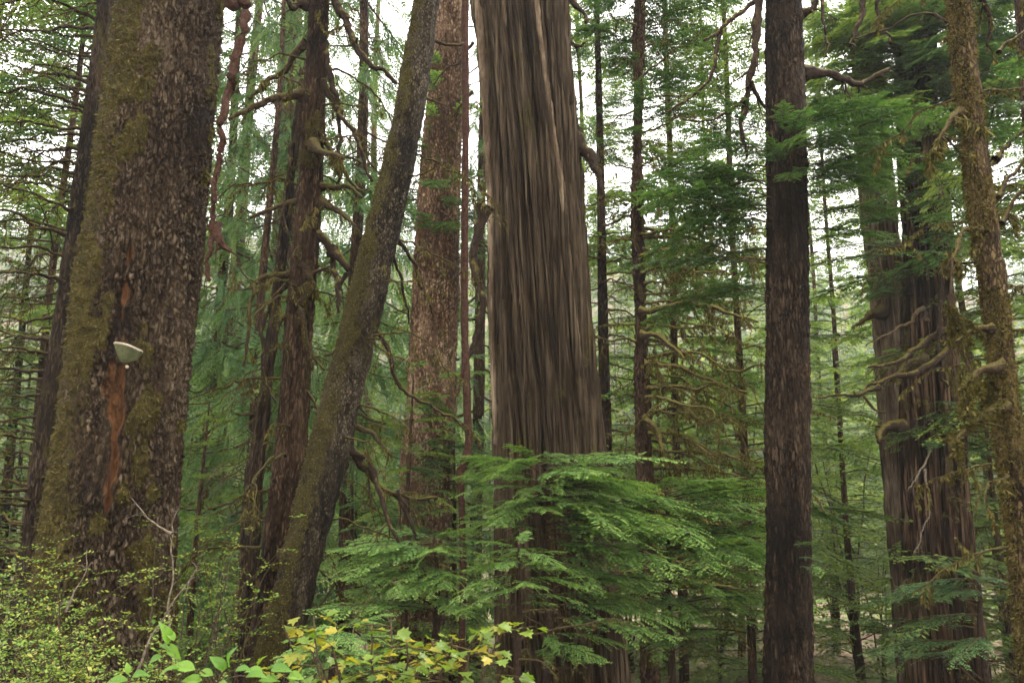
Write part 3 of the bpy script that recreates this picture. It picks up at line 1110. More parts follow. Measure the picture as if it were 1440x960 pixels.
BG = [
    ('hemA', -110, 19, 'dark hemlock cut by the left edge of the picture behind the bare branches', 1.0),
    ('hemD', 20, 23, 'low bright young hemlock at the foot of the thin leaning stem on the left', 1.0),
    ('cedA', 300, 25, 'cedar with dark drooping fronds just right of the mossy spruce trunk', 1.0),
    ('cedB', 345, 17, 'narrow cedar between the mossy spruce and the twin leaning trunks', 0.8),
    ('hemC', 285, 14, 'dark young hemlock low beside the right foot of the mossy spruce', 0.75),
    ('hemC', 575, 15, 'shaded young hemlock standing before the foot of the reddish spruce', 0.85),
    ('hemC', 640, 17, 'shaded young hemlock between the reddish spruce and the big cedar', 0.8),
    ('hemD', 500, 26, 'pale young hemlock seen low between leaning trunk and reddish spruce', 1.0),
    ('hemE', 950, 19, 'lacy mossy hemlock to the right of the slim mossy trunk', 1.0),
    ('hemE', 1045, 17.5, 'lacy hemlock whose sprays reach the left edge of the dark straight trunk', 0.9),
    ('cedB', 290, 21, 'drooping cedar tight against the right side of the mossy spruce', 1.1),
    ('cedB', 668, 22, 'drooping cedar in the slit just left of the huge cedar', 1.2),
    ('hemE', 1455, 15, 'lacy hemlock at the right edge behind the mossy crooked trunk', 0.9),
    ('hemD', 930, 24, 'bright yellow green young hemlock behind the slim mossy trunk', 1.0),
    ('hemD', 1045, 22, 'bright young hemlock low on the left of the dark straight trunk', 0.9),
    ('hemD', 1190, 21, 'pale green young hemlock between the dark trunk and the grey cedar', 1.0),
    ('hemB', 1015, 33, 'pale hemlock halfway between the slim mossy trunk and the dark straight trunk', 1.0),
    ('hemB', 1165, 36, 'pale hemlock just right of the dark straight trunk', 1.0),
    ('cedA', 515, 34, 'cedar filling the sky gap between the two leaning trunks', 1.0),
    ('hemE', 1185, 26, 'lacy hemlock in the gap between the dark straight trunk and the grey cedar', 0.9),
    ('hemE', 110, 22, 'lacy hemlock behind the upper left edge of the mossy spruce', 1.15),
    ('cedB', 490, 19, 'drooping cedar in the gap between the two leaning trunks', 1.2),
    ('cedB', 385, 19.5, 'drooping cedar behind the crooked limbs of the straight leaning trunk', 1.15),
    ('hemE', 835, 27, 'lacy hemlock close behind the right flank of the huge cedar', 1.1),
    ('hemF', 40, 18, 'slender hemlock with a high crown at the upper left edge', 1.0),
    ('hemF', 1440, 16, 'slender hemlock with a high crown at the upper right edge', 0.95),
    ('hemE', 1395, 20, 'hemlock behind the mossy trunk at the right', 0.95),
    ('hemC', 1400, 15, 'young hemlock behind the foot of the mossy trunk at the right', 0.9),
    ('hemD', 1420, 19, 'bright young hemlock low at the right edge', 1.0),
]
for b in BG:
    bg_tree(*b)

def make_sapling():
    rg = np.random.default_rng(77)
    root = thing('maple_sapling', (0, 0, 0), None, None)
    wd, lf = Geo(), Geo()
    for k in range(5):
        a = rg.uniform(0, 6.28)
        t = np.linspace(0, 1, 10)[:, None]
        H = rg.uniform(7, 11)
        sp = rg.uniform(1.0, 3.0)
        p = np.concatenate([math.cos(a) * sp * t ** 1.5, math.sin(a) * sp * t ** 1.5, H * t], 1) + rg.normal(0, 0.06, (10, 3))
        tube(wd, p, np.linspace(0.06, 0.012, 10), 6, 0.2, seed=k)
        for j in range(22):
            u = rg.uniform(0.2, 1)
            o = np.array([np.interp(u, t[:, 0], p[:, c]) for c in range(3)])
            b = rg.uniform(0, 6.28)
            L = rg.uniform(0.8, 2.2)
            d = np.array([math.cos(b), math.sin(b), rg.uniform(-0.1, 0.35)])
            q = o + d * L * np.linspace(0, 1, 5)[:, None] + np.array([0, 0, -0.2]) * L * (np.linspace(0, 1, 5)[:, None]) ** 2
            tube(wd, q, np.linspace(0.012, 0.003, 5), 4, cap=False)
            m = int(46 * L)
            w = rg.uniform(0.15, 1, m)
            c = o + d * (L * w)[:, None] + np.array([0, 0, -0.2]) * (L * w ** 2)[:, None] + rg.normal(0, 0.16, (m, 3)) * np.array([1, 1, 0.55])
            dl = nrm(rg.normal(0, 1, (m, 3)) * np.array([1, 1, 0.4]))
            ns = nrm(np.cross(dl, np.array([0, 0, 1.0]) + rg.normal(0, 0.4, (m, 3))))
            l = rg.uniform(0.08, 0.16, m)
            diamonds(lf, c, dl, ns, l, l * 0.85, np.clip(rg.normal(0.55, 0.2, m), 0, 1), wide=0.55)
    part('branches', wd, 'twig', root, kind='stuff')
    part('foliage', lf, 'shrub', root, kind='stuff', smoothed=False)
    return root


PROTO['mapA'] = make_sapling()
PROTO['mapA']['_used'] = 0
for px, Y, s_, lb in ((285, 30, 1.0, 'just right of the mossy spruce'), (960, 27, 1.0, 'right of the slim mossy trunk'),
                      (1050, 31, 1.1, 'close left of the dark straight trunk'), (1185, 25, 0.75, 'between the dark straight trunk and the grey cedar'), (1160, 34, 0.7, 'close right of the dark straight trunk'), (880, 24, 0.6, 'low between the huge cedar and the slim mossy trunk'), (1000, 22, 0.45, 'low behind the layered young hemlock'), (1220, 22, 0.45, 'low before the grey cedar'), (640, 26, 0.6, 'low between the reddish spruce and the huge cedar'), (300, 21, 0.45, 'low right of the mossy spruce foot'),
                      (1410, 24, 0.9, 'behind the mossy crooked trunk'), (490, 30, 0.6, 'low between the mossy leaning trunk and the reddish spruce')):
    o = bg_tree('mapA', px, Y, 'light yellow green maple sapling ' + lb, s_, group='light green maple saplings in the background')

# a band of further trees, 42 to 75 m away, that closes the view and still shows single stems
BAND = [(50, 62, 'behind the bare branches left of the mossy spruce'), (330, 74, 'just right of the mossy spruce'), (690, 66, 'in the slit left of the huge cedar'),
        (870, 78, 'between the huge cedar and the slim mossy trunk'), (1250, 64, 'behind the grey cedar')]
for px, Y, lb in BAND:
    bg_tree('hemB', px, Y, 'hazy background conifer ' + lb, rnd.uniform(0.85, 1.1), group='background stand of conifers')

# ================================================================== NAMED TRUNKS
def limb_part(root, pts3, r0, r1, mat='limb', seg=7, n=None, label=None, moss=0, mossl=0.05, seed=0, name='limb', rough=0.4, subs=0, sublen=0.5, hang=1.0):
    """one limb (and its forks and twigs) as a part; moss hangs from it as a sub-part"""
    rg = np.random.default_rng(seed + 900)
    pts3 = np.asarray(pts3, float)
    L = np.linalg.norm(np.diff(pts3, axis=0), axis=1).sum()
    n = n or int(np.clip(L / 0.055, 9, 34))
    pp = smooth(pts3, n)
    kick = rg.normal(0, 1, (n, 3))
    kick = np.cumsum(kick, axis=0)
    kick -= np.linspace(0, 1, n)[:, None] * kick[-1]
    kick -= np.linspace(1, 0, n)[:, None] * kick[0]
    pp = pp + kick * min(0.0075 * L, 0.014) + (np.stack([fbm(pp * 3.3 + k * 9, 3, seed + k) for k in range(3)], -1) - 0.5) * min(0.10 * L, 0.16) * np.sin(np.linspace(0, 1, n) * 3.14)[:, None]
    u = np.linspace(0, 1, n)
    rad = (r0 + (r1 - r0) * u ** 0.9) * (0.80 + 0.4 * fbm(np.column_stack([u * L * 9, u * 0, u * 0 + seed]), 2, seed)) * (1 + 0.7 * np.exp(-u * L / 0.07))
    g = Geo()
    tube(g, pp, rad, seg, rough, seed=seed)
    twigs = [(pp, rad)]

    def fork(base, tg, r, l, depth, sd):
        d = nrm(tg * rg.uniform(0.4, 1.1) + rg.normal(0, 0.5, 3) + np.array([0, 0, rg.normal(-0.35, 0.35)]))
        m = 7
        k = np.linspace(0, 1, m)[:, None]
        q = base + d * l * k + np.array([0, 0, -0.22]) * l * k ** 2 + np.cumsum(rg.normal(0, 0.022, (m, 3)), axis=0) * l * (k > 0)
        rr = np.linspace(r, 0.0016, m)
        tube(g, q, rr, 4 if depth == 0 else 3, rough * 0.6, seed=sd)
        twigs.append((q, rr))
        if depth < 1 and l > 0.12:
            for _ in range(2 if l > 0.25 else 1):
                i_ = int(rg.integers(1, m - 1))
                fork(q[i_], nrm(q[i_ + 1] - q[i_]), max(rr[i_] * 0.6, 0.0022), l * rg.uniform(0.25, 0.6), depth + 1, sd + 7)
    for j in range(subs):
        i = int(rg.uniform(0.15, 0.99) * (n - 1))
        tg = nrm(pp[min(i + 1, n - 1)] - pp[max(i - 1, 0)])
        fork(pp[i], tg, max(rad[i] * 0.45, 0.003), sublen * rg.uniform(0.4, 1.25) * (1 - 0.4 * i / n), 0, seed + j)
    o = part(name, g, mat, root, label)
    if moss:
        gm_ = Geo()
        for q, r in twigs:
            tufts_along(gm_, q, r, moss, mossl, rg, hang)
        if gm_.n:
            part('moss', gm_, 'moss', o, kind='stuff', smoothed=False)
    return o


def limb_px(root, pix, Y, mat='limb', dY=0.0, **k):
    """pix rows: (px, py, radius px); the limb reaches dY metres nearer (-) or farther (+) at its end"""
    n = len(pix)
    pts, r = [], []
    for i, (px, py, w) in enumerate(pix):
        y = Y + dY * i / max(1, n - 1)
        p = P(px, py, y)
        pts.append(p)
        r.append(px2m(y, p[2], w) * 0.95)
    k.setdefault('subs', 4)
    k.setdefault('sublen', 0.3)
    return limb_part(root, pts, r[0], min(r[-1], r[0] * 0.4), mat, **k)


def named_tree(name, spec, Y, label, style, mat, tufts=0, tuftlen=0.05, **k):
    tilt = k.pop('tilt', None)
    ztop = k.pop('ztop', 15.0)
    thr = k.pop('thr', 0.55)
    tw = k.pop('tw', 0.012)
    rows = trunk_nodes(spec, Y, ztop, tilt)
    root = thing(name, rows[0, :3] + np.array([0, 0, 0.25]), label, 'tree')
    g = trunk(rows, style, **k)
    tr = part('trunk', g, mat, root)
    if tufts:
        t = tufts_on(g, tufts, tuftlen, k.get('seed', 0), thr=thr, w=tw)
        if t.n:
            part('moss', t, 'moss', root, kind='stuff', smoothed=False)
    root_info[root.name] = (rows, g)
    return root


root_info = {}


def on_trunk(root, z, az=None):
    """axis point and radius of a named trunk at height z"""
    rows = root_info[root.name][0]
    c = [np.interp(z, rows[:, 2], rows[:, k]) for k in (0, 1, 3)]
    return np.array([c[0], c[1], z]), c[2]


# ---- A: the big mossy spruce on the left
def mossA(side, z, n):
    left = sstep(-0.15, -0.95, side) * 0.85
    right = sstep(0.75, 1.0, side) * 0.25
    lowm = sstep(2.6, 0.4, z) * 0.30
    return (left + right + lowm) * (0.05 + 1.6 * n) + sstep(0.52, 0.68, n) * 0.8


def rotA(dx, py, n):
    ln = np.interp(py, [340, 420, 500, 560, 640, 720], [-16, -20, -12, -8, -10, -12])
    w = np.interp(py, [330, 370, 420, 470, 505, 560, 640, 700, 730], [0, 10, 11, 7, 12, 11, 9, 8, 0])
    gap = sstep(0.12, 0.40, fbm(np.stack([py * 0.03, py * 0, py * 0 + 4], -1), 2, 6) + 0.7 * (n - 0.5) + 0.02)
    return sstep(1.5, 0.35, np.abs(dx - ln) / np.maximum(w, 0.01) + (n - 0.5) * 4.5) * (w > 0.5) * np.maximum(gap, 0.75)


A = named_tree('spruce_tree', [(243, 0, 132), (220, 200, 148), (204, 320, 153), (186, 480, 158), (169, 640, 166), (157, 750, 173), (149, 900, 178)], 8.0,
               'massive mossy spruce trunk at the left with a pale bracket fungus on its bark', 'scale', 'spruce', tufts=8000, tuftlen=0.048,
               nu=270, dz=0.020, zvis=9.3, flare=0.05, mossfn=mossA, rotfn=rotA, seed=3)


def build_fungus(root):
    """a shelf fungus: half disc with a wavy pale rim and a grey green pore surface beneath"""
    c = P(168, 488, 7.30)
    rows = root_info[root.name][0]
    ax, r = on_trunk(root, c[2])
    d0 = nrm(np.array([c[0] - ax[0], c[1] - ax[1], 0]) * 1.0 + 1e-9)
    d0 = nrm(np.array([ (P(168, 488, 7.3)[0] - ax[0]), -math.sqrt(max(0.01, r * r - (P(168, 488, 7.3)[0] - ax[0]) ** 2)), 0]))
    base = np.array([ax[0], ax[1], c[2]]) + d0 * (r - 0.05)
    fw = nrm(np.array([d0[0], d0[1], 0]))
    sd = np.array([-fw[1], fw[0], 0])
    up = np.array([0, 0, 1.0])
    nseg = 26
    th = np.linspace(-1.45, 1.45, nseg)
    rr = 0.128 * (1 + 0.06 * np.sin(th * 5 + 1) + 0.03 * np.sin(th * 13))
    ext = 0.150 * (1 + 0.05 * np.sin(th * 4 + 2))

    def ring(k, h, ks=None):
        ks = k if ks is None else ks
        return base + fw[None] * (np.cos(th) * ext * k)[:, None] + sd[None] * (np.sin(th) * rr * ks)[:, None] + up * (h - 0.035 * np.sin(th) * k)[:, None]
    tilt = 0.030
    top = [ring(k, h + 0 * th) for k, h in ((0.0, 0.060), (0.5, 0.056), (0.82, 0.050), (0.96, 0.046), (1.0, 0.040))]
    bot = [ring(k, h + 0 * th, q) for k, h, q in ((1.0, 0.040, 1.0), (0.995, 0.034, 1.0), (0.97, 0.026, 0.985), (0.82, 0.002, 0.90), (0.62, -0.036, 0.78), (0.42, -0.074, 0.62), (0.2, -0.104, 0.44), (0.0, -0.115, 0.30))]

    def strip(rs):
        g = Geo()
        v = np.concatenate(rs)
        idx = np.arange(len(v)).reshape(len(rs), nseg)
        g.add(v, np.stack([idx[:-1, :-1], idx[1:, :-1], idx[1:, 1:], idx[:-1, 1:]], -1).reshape(-1, 4))
        return g
    f = part('bracket_fungus', strip(top + bot[1:3]), 'fungus_top', root, 'pale shelf fungus with a wavy cream rim')
    part('pore_surface', strip(bot[2:]), 'fungus_under', f, 'grey green underside of the fungus')
    g = Geo()
    p = base + up * (-0.155) + fw * 0.045 + sd * 0.005
    tube(g, [p - fw * 0.02, p + fw * 0.012, p + fw * 0.02], [0.014, 0.017, 0.012], 10)
    part('bracket_fungus', g, 'fungus_top', root, 'tiny white knob fungus below the shelf')


build_fungus(A)
limb_px(A, [(300, -60, 9), (322, 5, 9), (338, -10, 9), (336, 40, 8.5), (328, 110, 8), (322, 190, 7.5), (314, 240, 7), (303, 310, 6), (298, 355, 6), (294, 395, 3)], 7.6,
        'deadlimb', seed=4, n=60, label='dead reddish limb hanging down beside the trunk', moss=60, mossl=0.03, name='hanging_limb', rough=0.3)
limb_px(A, [(301, 315, 6), (309, 340, 6), (318, 348, 6), (325, 354, 2)], 7.6, 'deadlimb', seed=5, label='splintered pale end of the hanging limb', name='broken_stub', rough=0.6)
# moss cushions on the right flank
for k, (px, py, w) in enumerate([(309, 15, 10), (297, 190, 9), (290, 250, 8), (262, 600, 6), (253, 760, 6), (80, 745, 9), (110, 250, 6), (122, 180, 5)]):
    g = Geo()
    ax, r = on_trunk(A, P(px, py, 8.0)[2])
    p = P(px, py, 8.0)
    cpt = np.array([ax[0] + np.sign(p[0] - ax[0]) * (r - 0.01), ax[1] - 0.02, p[2]])
    rg_ = np.random.default_rng(k)
    m = 500
    u = nrm(rg_.normal(0, 1, (m, 3)))
    rw = px2m(8, p[2], w)
    b = cpt + u * np.array([0.55, 0.6, 1.5]) * rw * rg_.uniform(0.3, 1.0, (m, 1))
    d = nrm(u * 0.8 + np.array([0, 0, -0.7]) + rg_.normal(0, 0.3, (m, 3)))
    diamonds(g, b, d, nrm(np.cross(d, rg_.normal(0, 1, (m, 3)))), rg_.uniform(0.02, 0.06, m), 0.014, np.clip(rg_.normal(0.55, 0.25, m), 0, 1))
    part('moss_cushion', g, 'moss', A, kind='stuff', smoothed=False)


def bare_limbs(root, n, z0, z1, az0, az1, L0, L1, r0, seed, mat='limb', moss=80, mossl=0.04, subs=5, rise=0.0, droop=0.3, sublen=0.5):
    """rows of bare branches round a slim trunk, each one a part"""
    rg = np.random.default_rng(seed)
    for i in range(n):
        z = z0 + (z1 - z0) * (i + rg.uniform(0, 1)) / n
        az = rg.uniform(az0, az1)
        ax, r = on_trunk(root, z)
        L = rg.uniform(L0, L1)
        d = np.array([math.cos(az), math.sin(az), 0])
        k = np.linspace(0, 1, 6)[:, None]
        up = np.array([0, 0, 1.0])
        pts = ax + d * (r * 0.6) + d * L * k + up * (rise * rg.uniform(0.4, 1.4) * L * k - droop * rg.uniform(0.5, 1.3) * L * k ** 2) + rg.normal(0, 0.05, (6, 3)) * k * L
        limb_part(root, pts, r0 * rg.uniform(0.6, 1.2) * (0.5 + 0.4 * L), 0.004, mat, 5, None, None, moss, mossl, seed * 100 + i, subs=subs, sublen=sublen * L * 0.6)


# ---- B: slim dark trunk with bare branches, behind the spruce
B = named_tree('dead_branched_hemlock', [(150, 0, 22), (137, 100, 23), (112, 280, 25), (92, 430, 27), (62, 640, 31), (48, 760, 33)], 12.5,
               'slim dark trunk with rows of bare drooping branches, just left of the mossy spruce', 'furrow', 'dark', nu=60, dz=0.05, zvis=11, seed=8,
               mossfn=lambda s, z, n: sstep(0.5, 0.7, n) * 0.6)
bare_limbs(B, 72, -0.6, 10.5, R(140), R(255), 1.1, 2.7, 0.021, 31, 'limb', 90, 0.035, 9, rise=0.12, droop=0.28, sublen=0.7)
bare_limbs(B, 8, 0.5, 10.0, R(-40), R(40), 0.5, 1.2, 0.016, 32, 'limb', 70, 0.03, 4)

C = named_tree('slender_snag', [(34, 430, 8), (28, 500, 9), (14, 640, 12), (4, 760, 13)], 20,
               'thin dark leaning stem near the left edge, low among pale foliage', 'furrow', 'dark', nu=40, dz=0.1, seed=9, ztop=9)
bare_limbs(C, 12, -1, 7, R(0), R(360), 0.6, 1.5, 0.012, 33, 'limb', 30, 0.03, 4)

# ---- E and F: the two leaning trunks
E = named_tree('leaning_hemlock', [(449, 0, 28), (444, 110, 31), (438, 220, 34), (432, 320, 37), (421, 450, 39), (408, 640, 46), (389, 800, 49), (378, 900, 52)], 9.6,
               'brown furrowed trunk leaning slightly, second from the left, with crooked mossy limbs', 'furrow', 'hemlock', tufts=1500, tuftlen=0.03,
               nu=110, dz=0.028, zvis=10, seed=11, mossfn=lambda s, z, n: sstep(0.55, 0.72, n) * 0.7 + sstep(0.3, -0.2, np.abs(s - 0.35)) * sstep(3.0, 4.2, z) * 0.15)
ES = dict(moss=220, mossl=0.045)
limb_px(E, [(425, 134, 7), (395, 138, 6.5), (365, 148, 6), (340, 160, 5.5), (322, 168, 3)], 9.6, 'mosslimb', -0.5, seed=41, subs=3, sublen=0.3, **ES)
limb_px(E, [(432, 60, 6), (412, 82, 6), (400, 104, 6), (384, 109, 5), (366, 122, 4), (350, 140, 2)], 9.6, 'mosslimb', 0.4, seed=42, subs=3, sublen=0.4, **ES)
limb_px(E, [(430, 8, 6), (418, 5, 6), (410, 14, 5), (400, -10, 4)], 9.6, 'limb', -0.3, seed=43)
limb_px(E, [(458, -25, 7), (478, 12, 7), (492, 45, 7), (508, 75, 6), (530, 98, 5), (558, 117, 2.5)], 9.6, 'limb', -0.4, seed=44, subs=4, sublen=0.4, moss=50, mossl=0.03)
limb_px(E, [(455, 60, 6), (464, 90, 7), (470, 140, 7), (476, 200, 6), (475, 258, 2)], 9.6, 'limb', -0.2, seed=45, subs=2, sublen=0.3, moss=60, mossl=0.03)
limb_px(E, [(452, 115, 5), (466, 145, 5.5), (480, 170, 5.5), (496, 196, 5), (508, 222, 4.5), (523, 255, 2)], 9.6, 'limb', -0.5, seed=46, subs=3, sublen=0.35, moss=80, mossl=0.035)
limb_px(E, [(452, 190, 4), (470, 215, 4), (488, 240, 4), (512, 275, 2)], 9.6, 'limb', -0.4, seed=47, subs=2, sublen=0.3)
limb_px(E, [(438, 203, 7), (452, 212, 8), (470, 218, 7), (482, 222, 3)], 9.35, 'mosslimb', -0.35, seed=48, moss=900, mossl=0.10, label='limb stub draped in thick yellow green moss', hang=1.5)
limb_px(E, [(448, 262, 5), (470, 262, 5), (490, 264, 5), (508, 278, 3)], 9.6, 'mosslimb', -0.3, seed=49, **ES)
limb_px(E, [(450, 283, 5.5), (472, 293, 5.5), (488, 304, 5), (500, 318, 3)], 9.6, 'mosslimb', -0.3, seed=50, **ES)
limb_px(E, [(425, 283, 5), (400, 286, 5), (380, 294, 5), (352, 306, 3)], 9.6, 'mosslimb', -0.3, seed=51, subs=2, sublen=0.3, **ES)
limb_px(E, [(421, 150, 3), (412, 190, 4), (404, 240, 4), (400, 300, 3.5), (404, 330, 2)], 9.4, 'limb', -0.2, seed=52, subs=3, sublen=0.3, moss=60, mossl=0.03)
limb_px(E, [(415, 382, 6), (395, 386, 6), (372, 389, 6), (352, 396, 5), (346, 420, 4), (346, 470, 3), (342, 515, 1.5)], 9.6, 'mosslimb', -0.4, seed=53, subs=2, sublen=0.25, **ES)
limb_px(E, [(428, 372, 8), (432, 395, 7), (427, 430, 6), (430, 470, 5), (438, 520, 3)], 9.28, 'mosslimb', 0.1, seed=54, moss=700, mossl=0.05, label='mossy root like strand running down the trunk')
limb_px(E, [(412, 395, 4), (392, 415, 4), (376, 440, 4.5), (371, 480, 4), (376, 530, 3.5), (388, 566, 2)], 9.6, 'limb', -0.3, seed=55, subs=4, sublen=0.3, moss=60, mossl=0.03)
limb_px(E, [(408, 440, 4), (394, 455, 4), (385, 485, 2)], 9.6, 'limb', -0.2, seed=56)
limb_px(E, [(446, 328, 6), (462, 345, 6), (470, 370, 5), (473, 400, 4.5), (476, 440, 2)], 9.6, 'limb', -0.4, seed=57, subs=2, sublen=0.3, moss=70, mossl=0.03)
limb_px(E, [(466, 352, 6), (480, 366, 6), (489, 380, 5), (478, 405, 3.5), (474, 425, 2)], 9.4, 'limb', -0.1, seed=58, moss=70, mossl=0.03)
limb_px(E, [(438, 385, 3), (450, 380, 4), (466, 374, 3)], 9.5, 'mosslimb', 0, seed=59)
limb_px(E, [(432, 490, 3), (446, 508, 5), (456, 520, 3)], 9.6, 'limb', -0.2, seed=60)
limb_px(E, [(425, 540, 3), (440, 560, 4), (448, 580, 2)], 9.6, 'limb', -0.2, seed=61)


def mossF(side, z, n):
    return (sstep(0.60, -0.65, side) * 0.72 + 0.14) * (0.10 + 1.5 * n) + sstep(0.62, 0.78, n) * 0.4


F = named_tree('mossy_leaning_tree', [(600, 0, 36), (584, 110, 41), (563, 220, 45), (537, 330, 48), (508, 450, 51), (486, 540, 54), (461, 640, 57), (436, 740, 58), (420, 800, 58), (400, 880, 60)], 8.7,
               'moss covered trunk leaning strongly to the right across its straighter neighbour', 'lumpy', 'leanbark', tufts=11000, tuftlen=0.028,
               nu=116, dz=0.026, zvis=9.5, seed=13, flare=0.08, mossfn=mossF, tw=0.010)
FS = dict(moss=90, mossl=0.035)
limb_px(F, [(512, 430, 4), (528, 468, 4.5), (550, 505, 4.5), (575, 548, 4), (605, 575, 3.5), (634, 590, 3), (655, 602, 1.5)], 8.9, 'limb', 0.5, seed=71, subs=7, sublen=0.45, **FS)
limb_px(F, [(478, 580, 5), (500, 600, 5), (522, 606, 5), (535, 622, 4), (550, 640, 2)], 8.8, 'mosslimb', 0.3, seed=72, subs=3, sublen=0.3, **FS)
limb_px(F, [(486, 590, 6), (497, 630, 6), (510, 650, 5.5), (530, 690, 5), (544, 735, 5), (560, 762, 3)], 8.9, 'limb', -0.2, seed=73, subs=3, sublen=0.5, **FS)
limb_px(F, [(500, 640, 5), (520, 662, 5), (540, 684, 5), (560, 692, 6), (585, 703, 4), (615, 700, 2)], 8.9, 'limb', 0.2, seed=74, subs=6, sublen=0.4, moss=160, mossl=0.05)
limb_px(F, [(556, 692, 5), (568, 710, 4), (580, 740, 3), (588, 765, 1.5)], 8.98, 'limb', 0.1, seed=75, subs=3, sublen=0.3)
limb_px(F, [(545, 330, 3), (560, 375, 3), (568, 420, 2.5), (575, 455, 1.5)], 8.9, 'limb', 0.6, seed=76, subs=4, sublen=0.4)
limb_px(F, [(556, 335, 3), (575, 365, 3), (592, 410, 2.5), (610, 445, 1.5)], 8.9, 'limb', 0.8, seed=77, subs=4, sublen=0.4)
limb_px(F, [(605, 55, 3), (625, 62, 3), (645, 62, 2.5), (652, 60, 1.5)], 8.8, 'limb', 0.3, seed=78, subs=3, sublen=0.25)
limb_px(F, [(590, 135, 2), (612, 142, 2), (630, 150, 1.5)], 8.8, 'limb', 0.3, seed=79, subs=3, sublen=0.25)

bare_limbs(E, 22, 0.5, 9.5, R(150), R(330), 0.5, 1.5, 0.018, 141, 'mosslimb', 160, 0.045, 6, rise=0.05, droop=0.45, sublen=0.6)
bare_limbs(E, 12, 1.0, 9.5, R(-30), R(40), 0.5, 1.3, 0.018, 142, 'limb', 120, 0.045, 6, rise=0.05, droop=0.6, sublen=0.6)
bare_limbs(F, 10, 1.0, 6.0, R(-40), R(40), 0.5, 1.4, 0.014, 143, 'limb', 120, 0.045, 7, rise=0.0, droop=0.55, sublen=0.7)

# ---- G: reddish spruce behind
G_ = named_tree('reddish_spruce', [(632, 0, 46), (628, 130, 52), (619, 240, 58), (615, 320, 62), (611, 450, 66), (606, 560, 70), (595, 760, 78), (586, 880, 84)], 17,
                'reddish brown flaky spruce trunk standing behind, between leaning trunk and big cedar', 'scale', 'redspruce', nu=110, dz=0.05, zvis=15, seed=15, ztop=19,
                mossfn=lambda s, z, n: sstep(0.58, 0.72, n) * 0.7)
bare_limbs(G_, 14, 1, 13, R(-200), R(20), 0.6, 1.6, 0.018, 34, 'mosslimb', 120, 0.06, 5)

# ---- H: the big cedar in the middle
H_ = named_tree('big_cedar', [(728, 0, 134), (744, 200, 134), (750, 320, 136), (758, 480, 144), (767, 640, 151), (773, 800, 158), (784, 960, 170)], 12.0,
                'huge fluted cedar trunk with stringy bark in the middle of the picture', 'cedar', 'cedar', nu=330, dz=0.042, zvis=12.5, seed=17, ztop=18, flare=0.16,
                furrows=((0.05, -0.34, 0.035, 0.13), (0.66, 0.46, 0.045, 0.15), (-0.45, -0.70, 0.03, 0.09), (0.36, 0.12, 0.022, 0.07), (-0.20, -0.52, 0.02, 0.06), (0.82, 0.74, 0.03, 0.10)),
                mossfn=lambda s, z, n: sstep(0.58, 0.70, n) * 0.55 + sstep(0.5, 0.25, np.abs(s - 0.05)) * sstep(5, 9, z) * 0.2)
limb_px(H_, [(682, 292, 8), (676, 325, 9), (669, 360, 10), (667, 395, 11), (673, 422, 11), (671, 450, 10), (666, 480, 8), (657, 505, 3)], 11.0, 'limb', -0.3, seed=81,
        label='twisted dark limb hugging the left side of the cedar', rough=0.3, moss=30, mossl=0.03)
limb_px(H_, [(800, 190, 13), (816, 205, 11), (832, 216, 9), (840, 235, 9), (845, 256, 8), (848, 274, 2)], 11.9, 'limb', -0.3, seed=82, label='crooked broken limb on the right side of the cedar',
        rough=0.35, moss=200, mossl=0.05)
limb_px(H_, [(790, -20, 6), (806, 5, 6), (820, 18, 5), (824, 32, 2)], 11.9, 'limb', -0.3, seed=83, moss=80, mossl=0.05, subs=2, sublen=0.3)
limb_px(H_, [(794, 35, 4), (803, 58, 4), (815, 66, 3), (822, 60, 1.5)], 11.9, 'limb', -0.2, seed=84, moss=60, mossl=0.03)
limb_px(H_, [(665, 60, 2), (648, 85, 3), (628, 98, 2.5), (610, 120, 1.5)], 11.6, 'limb', -0.2, seed=85, subs=4, sublen=0.4)
limb_px(H_, [(664, 130, 2), (650, 145, 2.5), (636, 165, 1.5)], 11.6, 'limb', -0.2, seed=86, subs=3, sublen=0.3)
# pale ribs of the stripped sapwood standing proud of the bark
for pix, Y_ in (([(752, -40, 3.5), (757, 20, 3.5), (766, 90, 3.5), (777, 165, 3.5), (788, 240, 3.5), (797, 315, 3.5), (806, 400, 3), (815, 480, 3), (822, 560, 2)], None),
                ([(708, -40, 4), (709, 80, 4), (712, 200, 4), (722, 330, 4), (734, 460, 4), (746, 600, 3.5), (752, 680, 3)], None),
                ([(672, -20, 6), (684, 160, 6), (690, 320, 5), (692, 480, 4.5), (697, 620, 4)], None)):
    g = Geo()
    pts, rr = [], []
    for px, py, w in pix:
        z = P(px, py, 11.2)[2]
        ax, r = on_trunk(H_, z)
        x = P(px, py, 11.2)[0]
        dx = np.clip((x - ax[0]) / r, -0.96, 0.96)
        pts.append([ax[0] + r * dx * 1.0, ax[1] - r * math.sqrt(1 - dx * dx) * 1.0, z])
        rr.append(px2m(11.2, z, w))
    pp = smooth(np.column_stack([pts, rr]), 90)
    tube(g, pp[:, :3], pp[:, 3], 8, 0.5, seed=4)
    v, q, t, a = g.arrays()
    a[:, 2] = 0.5 + 0.5 * fbm(v * np.array([60, 60, 3.0]), 2, 6)
    part('bark_rib', g, 'palecedar', H_)

